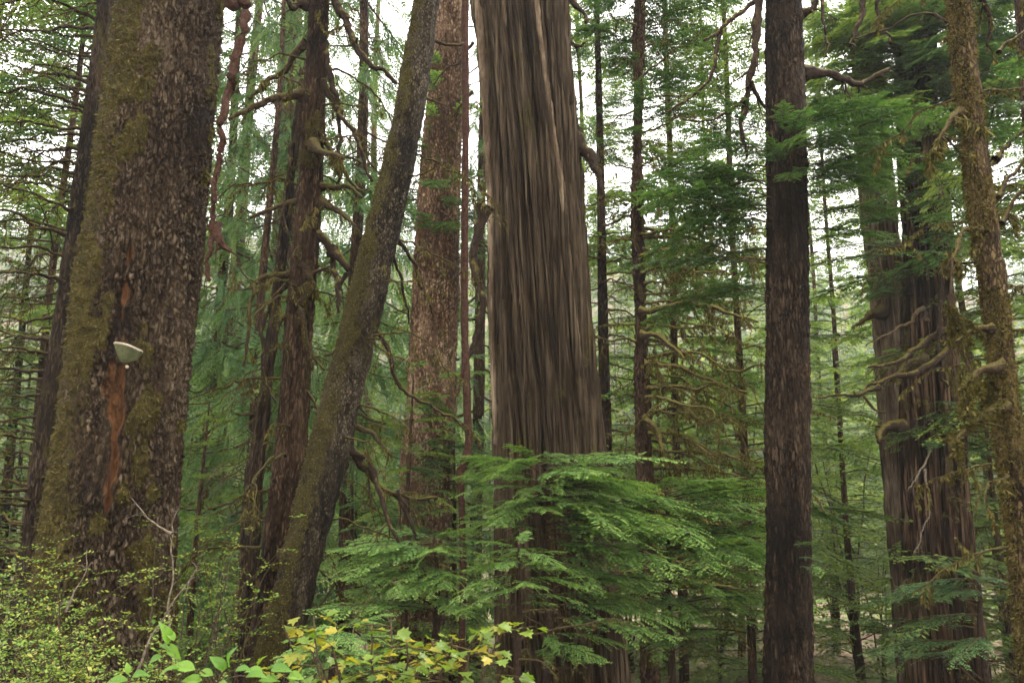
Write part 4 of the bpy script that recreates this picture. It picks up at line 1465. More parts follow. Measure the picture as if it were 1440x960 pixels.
# the thin pole like dead limb that hangs in front of the cedar's left flank
vp = [(655, -40, 5), (654, 60, 5), (655, 160, 5), (654, 260, 5), (653, 360, 5.2), (653, 450, 5.5), (655, 520, 5.5), (657, 580, 5.5), (659, 622, 5.5), (653, 650, 6), (647, 664, 5.5), (648, 690, 5), (650, 735, 4.5), (651, 800, 5), (650, 860, 5)]
pole_y = 9.8
bz = P(650, 860, pole_y)
vine = thing('dead_sapling', (bz[0], bz[1], gz(bz[0], bz[1])), 'thin straight dead sapling rising just left of the huge cedar', 'tree')
pts = [P(px, py, pole_y) for px, py, w in vp]
rr = [px2m(pole_y, p[2], w) for p, (_, _, w) in zip(pts, vp)]
pts.append(np.array([pts[-1][0], pts[-1][1], gz(pts[-1][0], pts[-1][1]) - 0.1]))
rr.append(rr[-1])
pts.insert(0, pts[0] + np.array([0.02, 0, 3.0]))
rr.insert(0, rr[0] * 0.8)
pp = smooth(np.column_stack([pts, rr]), 120)
g = Geo()
tube(g, pp[:, :3], pp[:, 3], 9, 0.25, seed=2)
part('trunk', g, 'deadlimb', vine)
limb_px(vine, [(653, 480, 3), (649, 515, 3.5), (645, 545, 3), (640, 563, 1)], pole_y, 'deadlimb', -0.1, seed=88)

# ---- I, J: slim mossy spruces right of the cedar
I_ = named_tree('slim_mossy_spruce', [(899, 30, 14), (897, 170, 15), (897, 320, 17), (901, 450, 19), (906, 640, 23), (908, 720, 24)], 15,
                'slim straight trunk with yellow mossy branches, right of the huge cedar', 'scale', 'hemlock', nu=60, dz=0.05, zvis=13, seed=19,
                mossfn=lambda s, z, n: sstep(0.5, 0.68, n) * 0.7)
bare_limbs(I_, 40, 0.4, 7.4, R(-80), R(45), 1.1, 3.0, 0.030, 35, 'goldlimb', 260, 0.06, 9, rise=0.05, droop=0.30, sublen=0.7)
bare_limbs(I_, 18, 0.4, 12, R(120), R(250), 0.6, 1.5, 0.020, 36, 'goldlimb', 110, 0.06, 5, rise=0.1, droop=0.3)
bare_limbs(I_, 10, 7.5, 12, R(-75), R(60), 0.9, 1.9, 0.020, 37, 'goldlimb', 120, 0.06, 5, rise=0.25, droop=0.3)
limb_px(I_, [(900, 436, 5), (920, 434, 5), (950, 428, 5), (975, 424, 4), (985, 412, 2)], 14.7, 'goldlimb', -0.8, seed=90, moss=500, mossl=0.05, label='pale yellow mossy branch reaching right', subs=4, sublen=0.4)
limb_px(I_, [(970, 426, 4), (1000, 432, 4), (1030, 440, 3.5), (1065, 452, 2)], 14.0, 'goldlimb', -0.3, seed=91, moss=400, mossl=0.05, subs=9, sublen=0.5)
limb_px(I_, [(905, 512, 4), (930, 514, 5), (960, 520, 5), (985, 530, 5), (1010, 542, 4), (1050, 552, 2)], 14.7, 'goldlimb', -0.8, seed=92, moss=350, mossl=0.07, subs=7, sublen=0.4)
limb_px(I_, [(902, 470, 5), (925, 474, 5), (945, 488, 5), (962, 505, 2.5)], 14.7, 'goldlimb', -0.5, seed=93, moss=350, mossl=0.06, subs=2, sublen=0.3)
limb_px(I_, [(903, 588, 5), (920, 603, 6), (930, 625, 7), (934, 645, 4)], 14.6, 'goldlimb', -0.3, seed=94, moss=900, mossl=0.10, label='drooping limb hung with thick moss')
J_ = named_tree('slim_dark_spruce', [(840, 40, 8), (845, 260, 11), (847, 400, 13), (852, 640, 19), (853, 720, 20)], 17.5,
                'thinner dark trunk between the huge cedar and the slim mossy trunk', 'furrow', 'dark', nu=70, dz=0.05, zvis=13, seed=20)
bare_limbs(J_, 40, -0.6, 10, R(-100), R(90), 0.7, 1.9, 0.022, 38, 'mosslimb', 60, 0.05, 6, rise=0.05, droop=0.35, sublen=0.6)
bare_limbs(J_, 20, -0.6, 10, R(100), R(250), 0.5, 1.3, 0.020, 39, 'mosslimb', 60, 0.05, 5, rise=0.05, droop=0.3)

# ---- K: dark straight trunk
K = named_tree('dark_straight_hemlock', [(1102, 0, 50), (1105, 160, 54), (1107, 320, 58), (1108, 640, 61), (1109, 960, 65)], 9.0,
               'dark straight furrowed trunk standing alone right of centre', 'furrow', 'dark', nu=130, dz=0.022, zvis=9.8, seed=23, flare=0.15,
               mossfn=lambda s, z, n: sstep(0.62, 0.75, n) * 0.6)
limb_px(K, [(1080, -70, 8), (1066, -20, 8.5), (1060, 30, 8), (1056, 80, 8), (1050, 120, 8), (1043, 160, 7.5), (1043, 185, 5), (1050, 222, 2)], 8.9, 'limb', -0.2, seed=101,
        label='dark broken limb hanging left of the trunk', n=40)
limb_px(K, [(1054, 118, 4), (1062, 130, 4.5), (1070, 142, 5), (1076, 152, 4)], 8.7, 'limb', 0.2, seed=102)
limb_px(K, [(1085, -20, 4), (1052, 15, 4), (1030, 32, 4), (1012, 48, 3.5), (990, 58, 3)], 8.9, 'limb', -0.3, seed=103, subs=3, sublen=0.4)
limb_px(K, [(1012, 44, 3.2), (1008, 75, 3), (1000, 110, 2.8), (975, 135, 2.4), (955, 147, 2), (935, 158, 1.2)], 8.7, 'limb', -0.2, seed=104, subs=5, sublen=0.4)
limb_px(K, [(1048, 140, 2.5), (1030, 150, 2.4), (1012, 160, 2.2), (997, 168, 2), (960, 168, 1.3)], 8.7, 'limb', -0.2, seed=105, subs=6, sublen=0.45)
limb_px(K, [(1128, 20, 5), (1145, 12, 6), (1152, -10, 6)], 9.0, 'limb', -0.2, seed=106, moss=30)
limb_px(K, [(1140, 15, 3), (1155, -5, 3.5), (1160, 35, 3), (1163, 60, 3), (1162, 80, 1.5)], 9.0, 'limb', -0.3, seed=107, subs=4, sublen=0.3)
limb_px(K, [(1130, 103, 7), (1165, 108, 5), (1185, 115, 5), (1205, 120, 5), (1225, 112, 4), (1250, 98, 3)], 9.1, 'limb', 0.3, seed=108, subs=5, sublen=0.4)


BP = {}


def bough_parts(root, lod, items, mats=('twig', 'hem'), kind='hem'):
    """items: (base point, direction, size, roll); every bough a part, its needles a sub-part; meshes shared"""
    for j, (b, d, s, roll) in enumerate(items):
        i = j % 5
        key = (kind, lod, i, mats)
        if key not in BP:
            w, l = bough(kind, lod, i)
            mw, ml = w.mesh('bough'), l.mesh('foliage')
            mw.materials.append(M[mats[0]])
            ml.materials.append(M[mats[1]])
            BP[key] = (mw, ml)
        mw, ml = BP[key]
        mt = xf(b, d, s=s, flip=(j // 5) % 2 == 1, roll=roll)
        o = place('bough', mw, mt, root)
        f = bpy.data.objects.new('foliage', ml)
        COL.objects.link(f)
        f.parent = o
        tag(f, kind='stuff')


def trunk_boughs(root, n, py0, py1, Y, az0, az1, s0, s1, seed, lod=1, mats=('twig', 'hem'), tilt=0.05, px=None):
    rg = np.random.default_rng(seed)
    items = []
    for i in range(n):
        py = py0 + (py1 - py0) * (i + rg.uniform(0, 1)) / n
        z = P(1100, py, Y)[2]
        ax, r = on_trunk(root, z)
        az = rg.uniform(az0, az1)
        d = np.array([math.cos(az), math.sin(az), rg.normal(tilt, 0.12)])
        items.append((ax + np.array([math.cos(az), math.sin(az), 0]) * r * 0.8, d, rg.uniform(s0, s1), rg.normal(0, 0.2)))
    bough_parts(root, lod, items, mats)


trunk_boughs(K, 5, 175, 260, 9.0, R(-140), R(-50), 0.30, 0.50, 51, 0)
trunk_boughs(K, 6, 165, 250, 9.0, R(-50), R(20), 0.40, 0.70, 52, 0)
trunk_boughs(K, 7, 250, 390, 9.0, R(-50), R(35), 0.40, 0.75, 72, 0)
trunk_boughs(K, 6, 170, 260, 9.0, R(155), R(215), 0.35, 0.62, 53, 0)
trunk_boughs(K, 9, 255, 420, 9.0, R(150), R(225), 0.45, 0.95, 73, 0)
trunk_boughs(K, 14, 165, 260, 9.0, R(-45), R(25), 0.45, 0.85, 76, 1)
trunk_boughs(K, 12, 210, 330, 9.0, R(150), R(215), 0.5, 1.0, 77, 1)
trunk_boughs(K, 6, 175, 300, 9.0, R(-125), R(-55), 0.35, 0.6, 78, 1)
trunk_boughs(K, 3, 765, 800, 9.0, R(-130), R(-50), 0.16, 0.24, 54, 0)
trunk_boughs(B, 14, -250, 250, 12.5, R(120), R(250), 0.5, 1.1, 75, 1)
trunk_boughs(G_, 16, 265, 370, 17.0, R(-175), R(-10), 0.5, 1.0, 66, 1)
trunk_boughs(G_, 12, 90, 220, 17.0, R(-150), R(-10), 0.4, 0.7, 67, 1, mats=('twig', 'bright'))
trunk_boughs(G_, 14, 500, 700, 17.0, R(-120), R(10), 0.4, 0.8, 68, 1, mats=('twig', 'bright'))
trunk_boughs(G_, 14, 600, 780, 17.0, R(-170), R(0), 0.6, 1.1, 69, 1)
trunk_boughs(I_, 52, -260, 75, 15.0, R(-180), R(180), 0.8, 1.4, 64, 1)
trunk_boughs(J_, 30, -200, 220, 17.5, R(-180), R(180), 0.5, 1.0, 74, 1)
trunk_boughs(I_, 20, 90, 330, 15.0, R(-150), R(60), 0.6, 1.1, 65, 1)

# ---- L: cedars at the right
L1 = named_tree('grey_cedar', [(1214, 0, 38), (1224, 120, 40), (1233, 240, 42), (1240, 320, 43), (1252, 430, 44), (1258, 560, 42), (1262, 640, 42), (1272, 760, 42), (1287, 930, 46)], 16.5,
                'pale grey stringy cedar trunk leaning behind the dark straight one', 'cedar', 'palecedar', nu=100, dz=0.06, zvis=14, seed=25, ztop=19,
                mossfn=lambda s, z, n: sstep(0.62, 0.75, n) * 0.5)
L2 = named_tree('old_cedar', [(1283, 0, 56), (1287, 200, 52), (1299, 320, 60), (1306, 480, 72), (1312, 640, 84), (1320, 800, 88), (1331, 930, 102)], 15.0,
                'broad dark reddish cedar trunk with mossy snags behind the leaning mossy trunk', 'cedar', 'darkcedar', furrows=((-0.35, -0.3, 0.05, 0.12), (0.25, 0.2, 0.04, 0.10), (0.65, 0.6, 0.05, 0.12)), nu=120, dz=0.07, zvis=14, seed=27, ztop=19,
                mossfn=lambda s, z, n: sstep(0.52, 0.66, n) * 0.75)
limb_px(L2, [(1300, 450, 4), (1335, 436, 3.5), (1300, 440, 3), (1270, 455, 2.5), (1248, 470, 2), (1218, 484, 1.2)][0:1] + [(1302, 440, 1.8), (1285, 446, 1.7), (1262, 462, 1.5), (1240, 473, 1.3), (1218, 486, 0.8)], 14.0, 'twig', -1.0, seed=111, subs=3, sublen=0.4)
limb_px(L2, [(1335, 466, 5), (1310, 478, 5), (1288, 495, 4.5), (1262, 508, 4), (1240, 512, 3.5), (1222, 516, 2)], 14.2, 'limb', -1.2, seed=112, subs=5, sublen=0.4, moss=40)
limb_px(L2, [(1345, 480, 6), (1325, 498, 5.5), (1300, 512, 5), (1280, 522, 5), (1255, 528, 4.5), (1232, 535, 4), (1218, 548, 3), (1228, 572, 2), (1245, 580, 1)], 14.0, 'limb', -1.2, seed=113, subs=5, sublen=0.5, moss=40)
limb_px(L2, [(1235, 545, 3), (1200, 552, 2.5), (1170, 556, 1.5), (1150, 560, 1)], 12.9, 'limb', -0.3, seed=114, subs=5, sublen=0.4)
limb_px(L2, [(1240, 440, 8), (1224, 442, 7), (1216, 448, 5), (1204, 458, 1.5)], 15.8, 'mosslimb', -0.4, seed=115, moss=250, mossl=0.05, label='short broken mossy stub')
limb_px(L2, [(1300, 505, 7), (1280, 508, 7), (1265, 520, 6), (1252, 535, 3)], 14.2, 'mosslimb', -0.3, seed=116, moss=600, mossl=0.06, label='yellow mossy stub on the trunk')
limb_px(L2, [(1268, 600, 9), (1248, 598, 9), (1240, 606, 9), (1236, 622, 5)], 14.6, 'limb', -0.5, seed=117, label='blunt broken stub with a dark hollow')
limb_px(L2, [(1324, 345, 4.5), (1325, 400, 4.5), (1326, 460, 4), (1330, 520, 3.5), (1334, 545, 2)], 13.8, 'limb', 0, seed=118, label='dark thin limb hanging straight down', name='hanging_limb')
limb_px(L2, [(1310, 625, 1.6), (1290, 665, 1.2), (1276, 690, 0.8)], 14.2, 'greytwig', -0.3, seed=120, subs=4, sublen=0.3)
limb_px(L2, [(1300, 660, 1.6), (1305, 720, 1.2), (1285, 780, 0.8)], 14.2, 'greytwig', -0.3, seed=121, subs=4, sublen=0.3)
bare_limbs(L2, 30, -1.0, 7, R(-160), R(-10), 0.6, 1.7, 0.018, 40, 'mosslimb', 120, 0.05, 6)
limb_px(L2, [(1280, -50, 7), (1225, -20, 7), (1212, 25, 6.5), (1200, 50, 4), (1195, 66, 1.5)], 12.0, 'limb', -0.2, seed=122, label='dark pointed limb tip hanging from above', name='hanging_limb')
limb_px(L2, [(1285, -50, 4), (1245, -30, 4), (1238, 10, 3.5), (1243, 40, 3), (1252, 62, 1.5)], 12.2, 'limb', -0.2, seed=123, subs=3, sublen=0.3)
trunk_boughs(L2, 60, 10, 170, 15.0, R(-180), R(-10), 0.8, 1.4, 55, 1, tilt=0.0)
trunk_boughs(L2, 24, 20, 160, 14.6, R(165), R(235), 1.0, 1.7, 79, 1, mats=('twig', 'mid'), tilt=0.0)
trunk_boughs(L2, 16, 20, 170, 15.0, R(-50), R(30), 0.8, 1.2, 56, 1, tilt=0.0)
trunk_boughs(L2, 24, 210, 420, 15.0, R(-175), R(-90), 0.6, 1.1, 57, 1, tilt=0.0)
trunk_boughs(L2, 8, 560, 640, 15.0, R(-130), R(-40), 0.4, 0.6, 58, 1, tilt=0.0)

# ---- M: mossy crooked trunk at the right
M_ = named_tree('mossy_crooked_tree', [(1348, 0, 30), (1363, 150, 32), (1384, 320, 35), (1402, 450, 34), (1420, 640, 36), (1440, 800, 38), (1458, 960, 42)], 7.2,
                'shaggy moss clad trunk leaning left near the right edge of the picture', 'lumpy', 'mossybark', tufts=16000, tuftlen=0.04, thr=0.40,
                nu=104, dz=0.022, zvis=8.2, seed=29, mossfn=lambda s, z, n: 0.40 + 0.9 * (n - 0.42) + sstep(0.3, -0.9, s) * 0.15, tw=0.010)
MS = dict(moss=2600, mossl=0.036, rough=0.8, hang=0.4)
limb_px(M_, [(1350, 160, 5), (1338, 165, 6), (1328, 180, 7), (1320, 195, 5), (1316, 215, 2)], 7.1, 'mosslimb', -0.2, seed=131, label='mossy stub with hanging beard', moss=1500, mossl=0.08)
limb_px(M_, [(1378, 325, 4), (1362, 322, 4), (1352, 330, 4), (1345, 350, 4), (1338, 375, 3), (1337, 415, 2)], 7.1, 'mosslimb', -0.2, seed=132, **MS)
limb_px(M_, [(1338, 415, 4), (1340, 430, 9), (1346, 450, 10), (1350, 475, 8), (1352, 490, 9), (1360, 510, 8), (1365, 525, 3)], 7.05, 'mosslimb', 0, seed=133, moss=5600, mossl=0.036, rough=0.9, hang=0.3, label='thick moss lump hanging from a thin branch')
limb_px(M_, [(1395, 462, 5), (1375, 462, 5), (1360, 470, 5), (1345, 480, 4)], 7.1, 'limb', -0.1, seed=134, moss=100)
limb_px(M_, [(1410, 515, 6), (1388, 517, 8), (1372, 528, 9), (1362, 545, 9), (1358, 565, 7), (1357, 585, 3)], 7.1, 'mosslimb', -0.2, seed=135, moss=5200, mossl=0.038, rough=0.9, hang=0.3, label='thick moss clad limb curving down to the left')
limb_px(M_, [(1415, 572, 6), (1392, 576, 6), (1372, 592, 6.5), (1352, 604, 6), (1347, 620, 5), (1346, 640, 2)], 7.1, 'mosslimb', -0.2, seed=136, moss=3600, mossl=0.036, rough=0.9, hang=0.3)
limb_px(M_, [(1400, 225, 4), (1412, 215, 5), (1428, 200, 5), (1452, 175, 4), (1480, 130, 3)], 7.2, 'limb', 0.3, seed=137, moss=60, subs=2, sublen=0.3)
limb_px(M_, [(1402, 278, 4), (1415, 260, 5), (1432, 240, 5), (1460, 200, 4)], 7.2, 'limb', 0.3, seed=138, moss=60)
limb_px(M_, [(1408, 315, 4), (1420, 298, 4), (1440, 270, 4), (1470, 240, 3)], 7.2, 'limb', 0.2, seed=139, moss=60)
limb_px(M_, [(1370, -10, 4), (1385, 5, 5), (1392, 25, 5), (1391, 50, 4), (1388, 72, 2)], 7.2, 'limb', 0.2, seed=140, moss=200, mossl=0.05)
limb_px(M_, [(1405, 74, 3), (1415, 62, 4), (1430, 50, 4), (1450, 35, 4), (1475, 0, 3)], 7.6, 'limb', 0.2, seed=141, moss=400, mossl=0.05)
limb_px(M_, [(1340, 40, 2.5), (1310, 20, 2), (1270, 30, 1.8), (1230, 45, 1.4), (1200, 55, 1)], 7.2, 'limb', 0.5, seed=142, subs=6, sublen=0.3)
trunk_boughs(M_, 5, 190, 260, 7.2, R(150), R(215), 0.16, 0.26, 59, 0, tilt=0.05)
trunk_boughs(M_, 5, 100, 200, 7.2, R(-10), R(60), 0.35, 0.5, 60, 1, tilt=0.05)

bare_limbs(M_, 12, 1.0, 8.0, R(-60), R(60), 0.5, 1.3, 0.014, 144, 'mosslimb', 300, 0.05, 6, rise=0.2, droop=0.3)
bare_limbs(M_, 14, 1.0, 8.0, R(140), R(240), 0.3, 0.9, 0.013, 145, 'mosslimb', 300, 0.05, 5, rise=0.05, droop=0.5)

N = named_tree('right_edge_trunk', [(1440, 0, 24), (1447, 100, 25), (1462, 320, 28), (1480, 640, 32)], 10.5, 'brown trunk just cut by the upper right edge of the picture', 'furrow', 'hemlock', nu=50, dz=0.05, zvis=9, seed=33)
O = named_tree('mossy_cedar', [(412, 0, 24), (410, 60, 26), (400, 280, 31), (392, 480, 36), (384, 760, 44)], 23, 'pale mossy cedar trunk behind, left of the twin leaning trunks', 'cedar', 'palecedar', nu=50, dz=0.08, zvis=18, seed=35, ztop=22,
               mossfn=lambda s, z, n: sstep(0.42, 0.6, n) * 0.8)
bare_limbs(O, 24, 6, 18, R(-200), R(20), 0.8, 2.0, 0.02, 61, 'mosslimb', 150, 0.10, 6)
S1 = named_tree('pink_snag', [(1172, 700, 9), (1175, 830, 10), (1177, 960, 11)], 27, 'thin pinkish dead trunk far off, low right of the dark straight trunk', 'cedar', 'palecedar', nu=30, dz=0.15, seed=36, ztop=1.4)
S2 = named_tree('reddish_snag', [(1039, 600, 6), (1039, 655, 8), (1041, 760, 9)], 26, 'thin reddish dead trunk far off, low left of the dark straight trunk', 'furrow', 'redspruce', nu=30, dz=0.15, seed=37, ztop=5)
bare_limbs(S2, 6, 0, 3, R(-60), R(60), 0.6, 1.4, 0.015, 62, 'mosslimb', 60, 0.06, 3)
T1 = named_tree('stringy_cedar', [(372, 560, 16), (360, 660, 22), (352, 760, 26), (346, 900, 30)], 12.8, 'dark young cedar trunk with stringy twigs beside the foot of the straight leaning trunk', 'cedar', 'dark', nu=50, dz=0.05, seed=38, ztop=9)
bare_limbs(T1, 26, -1, 4, R(130), R(300), 0.6, 1.5, 0.012, 63, 'mosslimb', 40, 0.04, 6, rise=-0.3, droop=0.6)


# ================================================================== YOUNG HEMLOCKS IN FRONT
def young_hemlock(px, py_top, Y, label, plan, seed, mats=('twig', 'bright'), r0=0.05, lean=0.0):
    """plan rows: (count, py from, py to, azimuth from, azimuth to, length from, length to, rise)"""
    rg = np.random.default_rng(seed)
    top = P(px, py_top, Y)
    b0 = gz(top[0], Y)
    H = top[2] - b0
    root = thing('young_hemlock', (top[0], Y, b0), label, 'tree', 'young hemlocks in the foreground')
    zz = np.linspace(-0.15, H, 22)
    wob = (np.stack([fbm(np.column_stack([zz * 0.9, zz * 0 + k * 7.7, zz * 0 + seed]), 2, k) for k in (0, 1)], -1) - 0.5) * 0.25
    c = np.column_stack([top[0] + wob[:, 0] + lean * (zz / H - 1), Y + wob[:, 1], b0 + zz])
    rr = r0 * np.clip(1 - zz / H, 0, 1) ** 0.6 + 0.005
    g = Geo()
    tube(g, c, rr, 9, 0.25, seed=seed)
    part('trunk', g, 'limb', root)
    items = []
    for n, pa, pb, a0, a1, l0, l1, rise in plan:
        for i in range(n):
            z = P(px, pa + (pb - pa) * (i + rg.uniform(0, 1)) / n, Y)[2] - b0
            z = min(max(z, 0.1), H)
            p = np.array([np.interp(z, zz, c[:, 0]), np.interp(z, zz, c[:, 1]), b0 + z])
            az = R(a0 + (a1 - a0) * ((i * 0.618 + rg.uniform(0, 0.25)) % 1.0))
            d = np.array([math.cos(az), math.sin(az), rise + rg.normal(0, 0.08)])
            items.append((p, d, rg.uniform(l0, l1) / 2.0, rg.normal(0, 0.16)))
    bough_parts(root, 0, items, mats)
    # a few dead bare twigs low on the stem
    for k in range(7):
        z = H * rg.uniform(0.15, 0.6)
        p = np.array([np.interp(z, zz, c[:, 0]), np.interp(z, zz, c[:, 1]), b0 + z])
        az = rg.uniform(0, 6.28)
        d = np.array([math.cos(az), math.sin(az), rg.normal(0.15, 0.3)])
        l = rg.uniform(0.4, 1.0)
        limb_part(root, [p, p + d * l * 0.5, p + d * l + np.array([0, 0, -0.15 * l])], 0.011, 0.003, 'twig', 5, 10, None, 60, 0.03, seed * 10 + k, name='dead_twig', subs=5, sublen=0.3)
    return root


young_hemlock(765, 630, 9.4, 'bright young hemlock with wide flat sprays in front of the huge cedar',
              [(5, 636, 660, 0, 360, 0.45, 0.75, 0.25), (5, 650, 690, 150, 215, 0.8, 1.2, 0.12), (13, 650, 700, -40, 30, 1.0, 1.8, 0.12), (4, 670, 720, -130, -60, 0.7, 1.2, 0.1),
               (11, 690, 770, -45, 25, 1.5, 2.6, 0.10), (3, 700, 740, 150, 210, 0.9, 1.3, 0.05), (5, 880, 930, -100, 10, 0.6, 1.1, 0.0), (8, 780, 870, -40, 15, 0.9, 1.8, 0.0), (5, 720, 790, 150, 250, 0.6, 1.0, 0.05), (5, 655, 720, -125, -55, 0.9, 1.5, -0.02), (6, 700, 790, -75, -20, 1.2, 2.0, -0.04)], 201, r0=0.06)
young_hemlock(938, 676, 10.2, 'young hemlock with layered sprays between the huge cedar and the dark straight trunk',
              [(6, 680, 700, 0, 360, 0.6, 1.1, 0.2), (18, 690, 775, -45, 40, 1.0, 1.9, 0.1), (6, 700, 760, 150, 220, 0.8, 1.5, 0.1), (10, 700, 800, -125, -45, 0.9, 1.7, -0.03),
               (10, 760, 880, -45, 35, 1.1, 1.9, 0.05), (5, 790, 900, -150, -70, 0.8, 1.3, 0.0), (6, 800, 900, 20, 160, 1.0, 1.5, 0.0)], 202, mats=('twig', 'bright'))
young_hemlock(612, 752, 9.0, 'low young hemlock left of the dead sapling, in front of the reddish spruce',
              [(10, 756, 795, 140, 230, 0.7, 1.4, 0.12), (5, 756, 790, -60, 30, 0.5, 0.8, 0.12), (9, 790, 860, 130, 220, 0.8, 1.6, 0.05), (5, 790, 850, -120, -50, 0.6, 1.0, 0.0), (6, 760, 830, -150, -70, 0.7, 1.2, -0.03)], 203)
young_hemlock(722, 760, 7.8, 'smallest bright hemlock just right of the dead sapling',
              [(5, 764, 790, 0, 360, 0.35, 0.6, 0.2), (6, 785, 850, -70, 20, 0.4, 0.8, 0.05), (6, 765, 830, -140, -40, 0.5, 0.9, -0.03), (6, 785, 850, 150, 240, 0.4, 0.75, 0.05)], 204, r0=0.03)
young_hemlock(1372, 796, 9.6, 'young hemlock with drooping sprays before the foot of the broad dark cedar',
              [(8, 800, 840, 130, 230, 0.6, 1.2, 0.1), (5, 800, 850, -50, 40, 0.6, 1.0, 0.1), (6, 840, 930, 120, 240, 0.9, 1.5, 0.0)], 205, mats=('twig', 'hem'))
young_hemlock(470, 876, 6.6, 'tiny hemlock low behind the yellow maple bush', [(12, 880, 940, 0, 360, 0.4, 0.8, 0.1)], 206, r0=0.03)


# ================================================================== SHRUBS AND BROAD LEAVES
def shrub(px0, px1, py_top, Y, label, nst, seed, leaf=0.034, lname='shrub'):
    rg = np.random.default_rng(seed)
    xa, xb = P(px0, 800, Y)[0], P(px1, 800, Y)[0]
    xm = (xa + xb) / 2
    b0 = gz(xm, Y)
    H = P(xm, py_top, Y)[2] - b0
    root = thing('huckleberry_shrub', (xm, Y, b0), label, 'shrub', 'shrubs at the foot of the mossy spruce')
    st, lv = Geo(), Geo()
    for i in range(nst):
        x = rg.uniform(xa, xb)
        y = Y + rg.normal(0, 0.25)
        h = H * rg.uniform(0.55, 1.08)
        lean = rg.normal(0, 0.28, 2)
        k = np.linspace(0, 1, 9)[:, None]
        p = np.array([x, y, b0 - 0.05]) + np.concatenate([lean[0] * h * k ** 1.6, lean[1] * h * k ** 1.6, h * k * (1 - 0.08 * k)], 1) + rg.normal(0, 0.012, (9, 3))
        tube(st, p, np.linspace(0.008, 0.002, 9), 4, cap=False)
        for j in range(11):
            t = rg.uniform(0.30, 1.0)
            o = np.array([np.interp(t, k[:, 0], p[:, c]) for c in range(3)])
            az = rg.uniform(0, 6.28)
            d = nrm(np.array([math.cos(az), math.sin(az), rg.uniform(0.1, 0.9)]))
            l = rg.uniform(0.15, 0.42) * (1.15 - 0.6 * t)
            m = max(5, int(l / 0.019))
            u = (np.arange(m) + 0.5) / m
            q = o + d * (l * u)[:, None] + np.array([0, 0, -0.25]) * (l * u ** 2)[:, None] + rg.normal(0, 0.004, (m, 3))
            tube(st, q[::max(1, m // 4)], 0.0018, 3, cap=False)
            sd = nrm(np.cross(d, [0, 0, 1.0]))
            sg = np.where(np.arange(m) % 2, 1, -1)[:, None]
            dl = nrm(sd * sg * 0.9 + d * 0.55 + rg.normal(0, 0.18, (m, 3)) + np.array([0, 0, 0.1]))
            ls = nrm(np.cross(dl, np.array([0, 0, 1.0]) + rg.normal(0, 0.35, (m, 3))))
            L = leaf * rg.uniform(0.6, 1.25, m)
            diamonds(lv, q, dl, ls, L, L * 0.55, np.clip(0.38 + 0.3 * t + rg.normal(0, 0.18, m), 0, 1), ridge=0.12)
    part('stems', st, 'twig', root, kind='stuff')
    part('foliage', lv, lname, root, kind='stuff', smoothed=False)
    return root


sh1 = shrub(-40, 80, 712, 6.6, 'tall small leaved shrub at the lower left corner', 18, 301, 0.034)
sh2 = shrub(40, 150, 775, 6.2, 'small leaved shrub before the left foot of the mossy spruce', 12, 302, 0.033)
sh3 = shrub(120, 250, 845, 5.8, 'low small leaved shrub before the middle of the mossy spruce', 11, 303, 0.032)
sh4 = shrub(238, 335, 690, 7.4, 'wispy shrub with tiny bright leaves right of the mossy spruce', 15, 304, 0.034)
sh5 = shrub(-30, 130, 880, 5.0, 'dense low shrub along the bottom left edge', 16, 305, 0.033)
sh6 = shrub(150, 330, 905, 5.2, 'low leafy shrub under the bright broad leaves', 14, 306, 0.034)
for root, pix, Y_ in ((sh2, [(92, 860, 1.36), (104, 830, 1.24), (118, 808, 1.24), (121, 790, 0.99), (122, 772, 0.74)], 6.2), (sh4, [(233, 905, 1.61), (240, 830, 1.36), (243, 780, 1.24), (243, 740, 0.87), (252, 715, 0.62)], 7.0),
                     (sh6, [(190, 950, 1.49), (215, 895, 1.36), (245, 850, 1.24), (276, 808, 0.99), (270, 790, 0.62)], 5.6), (sh4, [(242, 750, 1.6), (225, 740, 1.3), (205, 725, 1.1), (185, 700, 0.8)], 7.0)):
    limb_px(root, pix, Y_, 'greytwig', 0.1, seed=int(pix[0][0]), seg=5, name='bare_stem', subs=5, sublen=0.14)


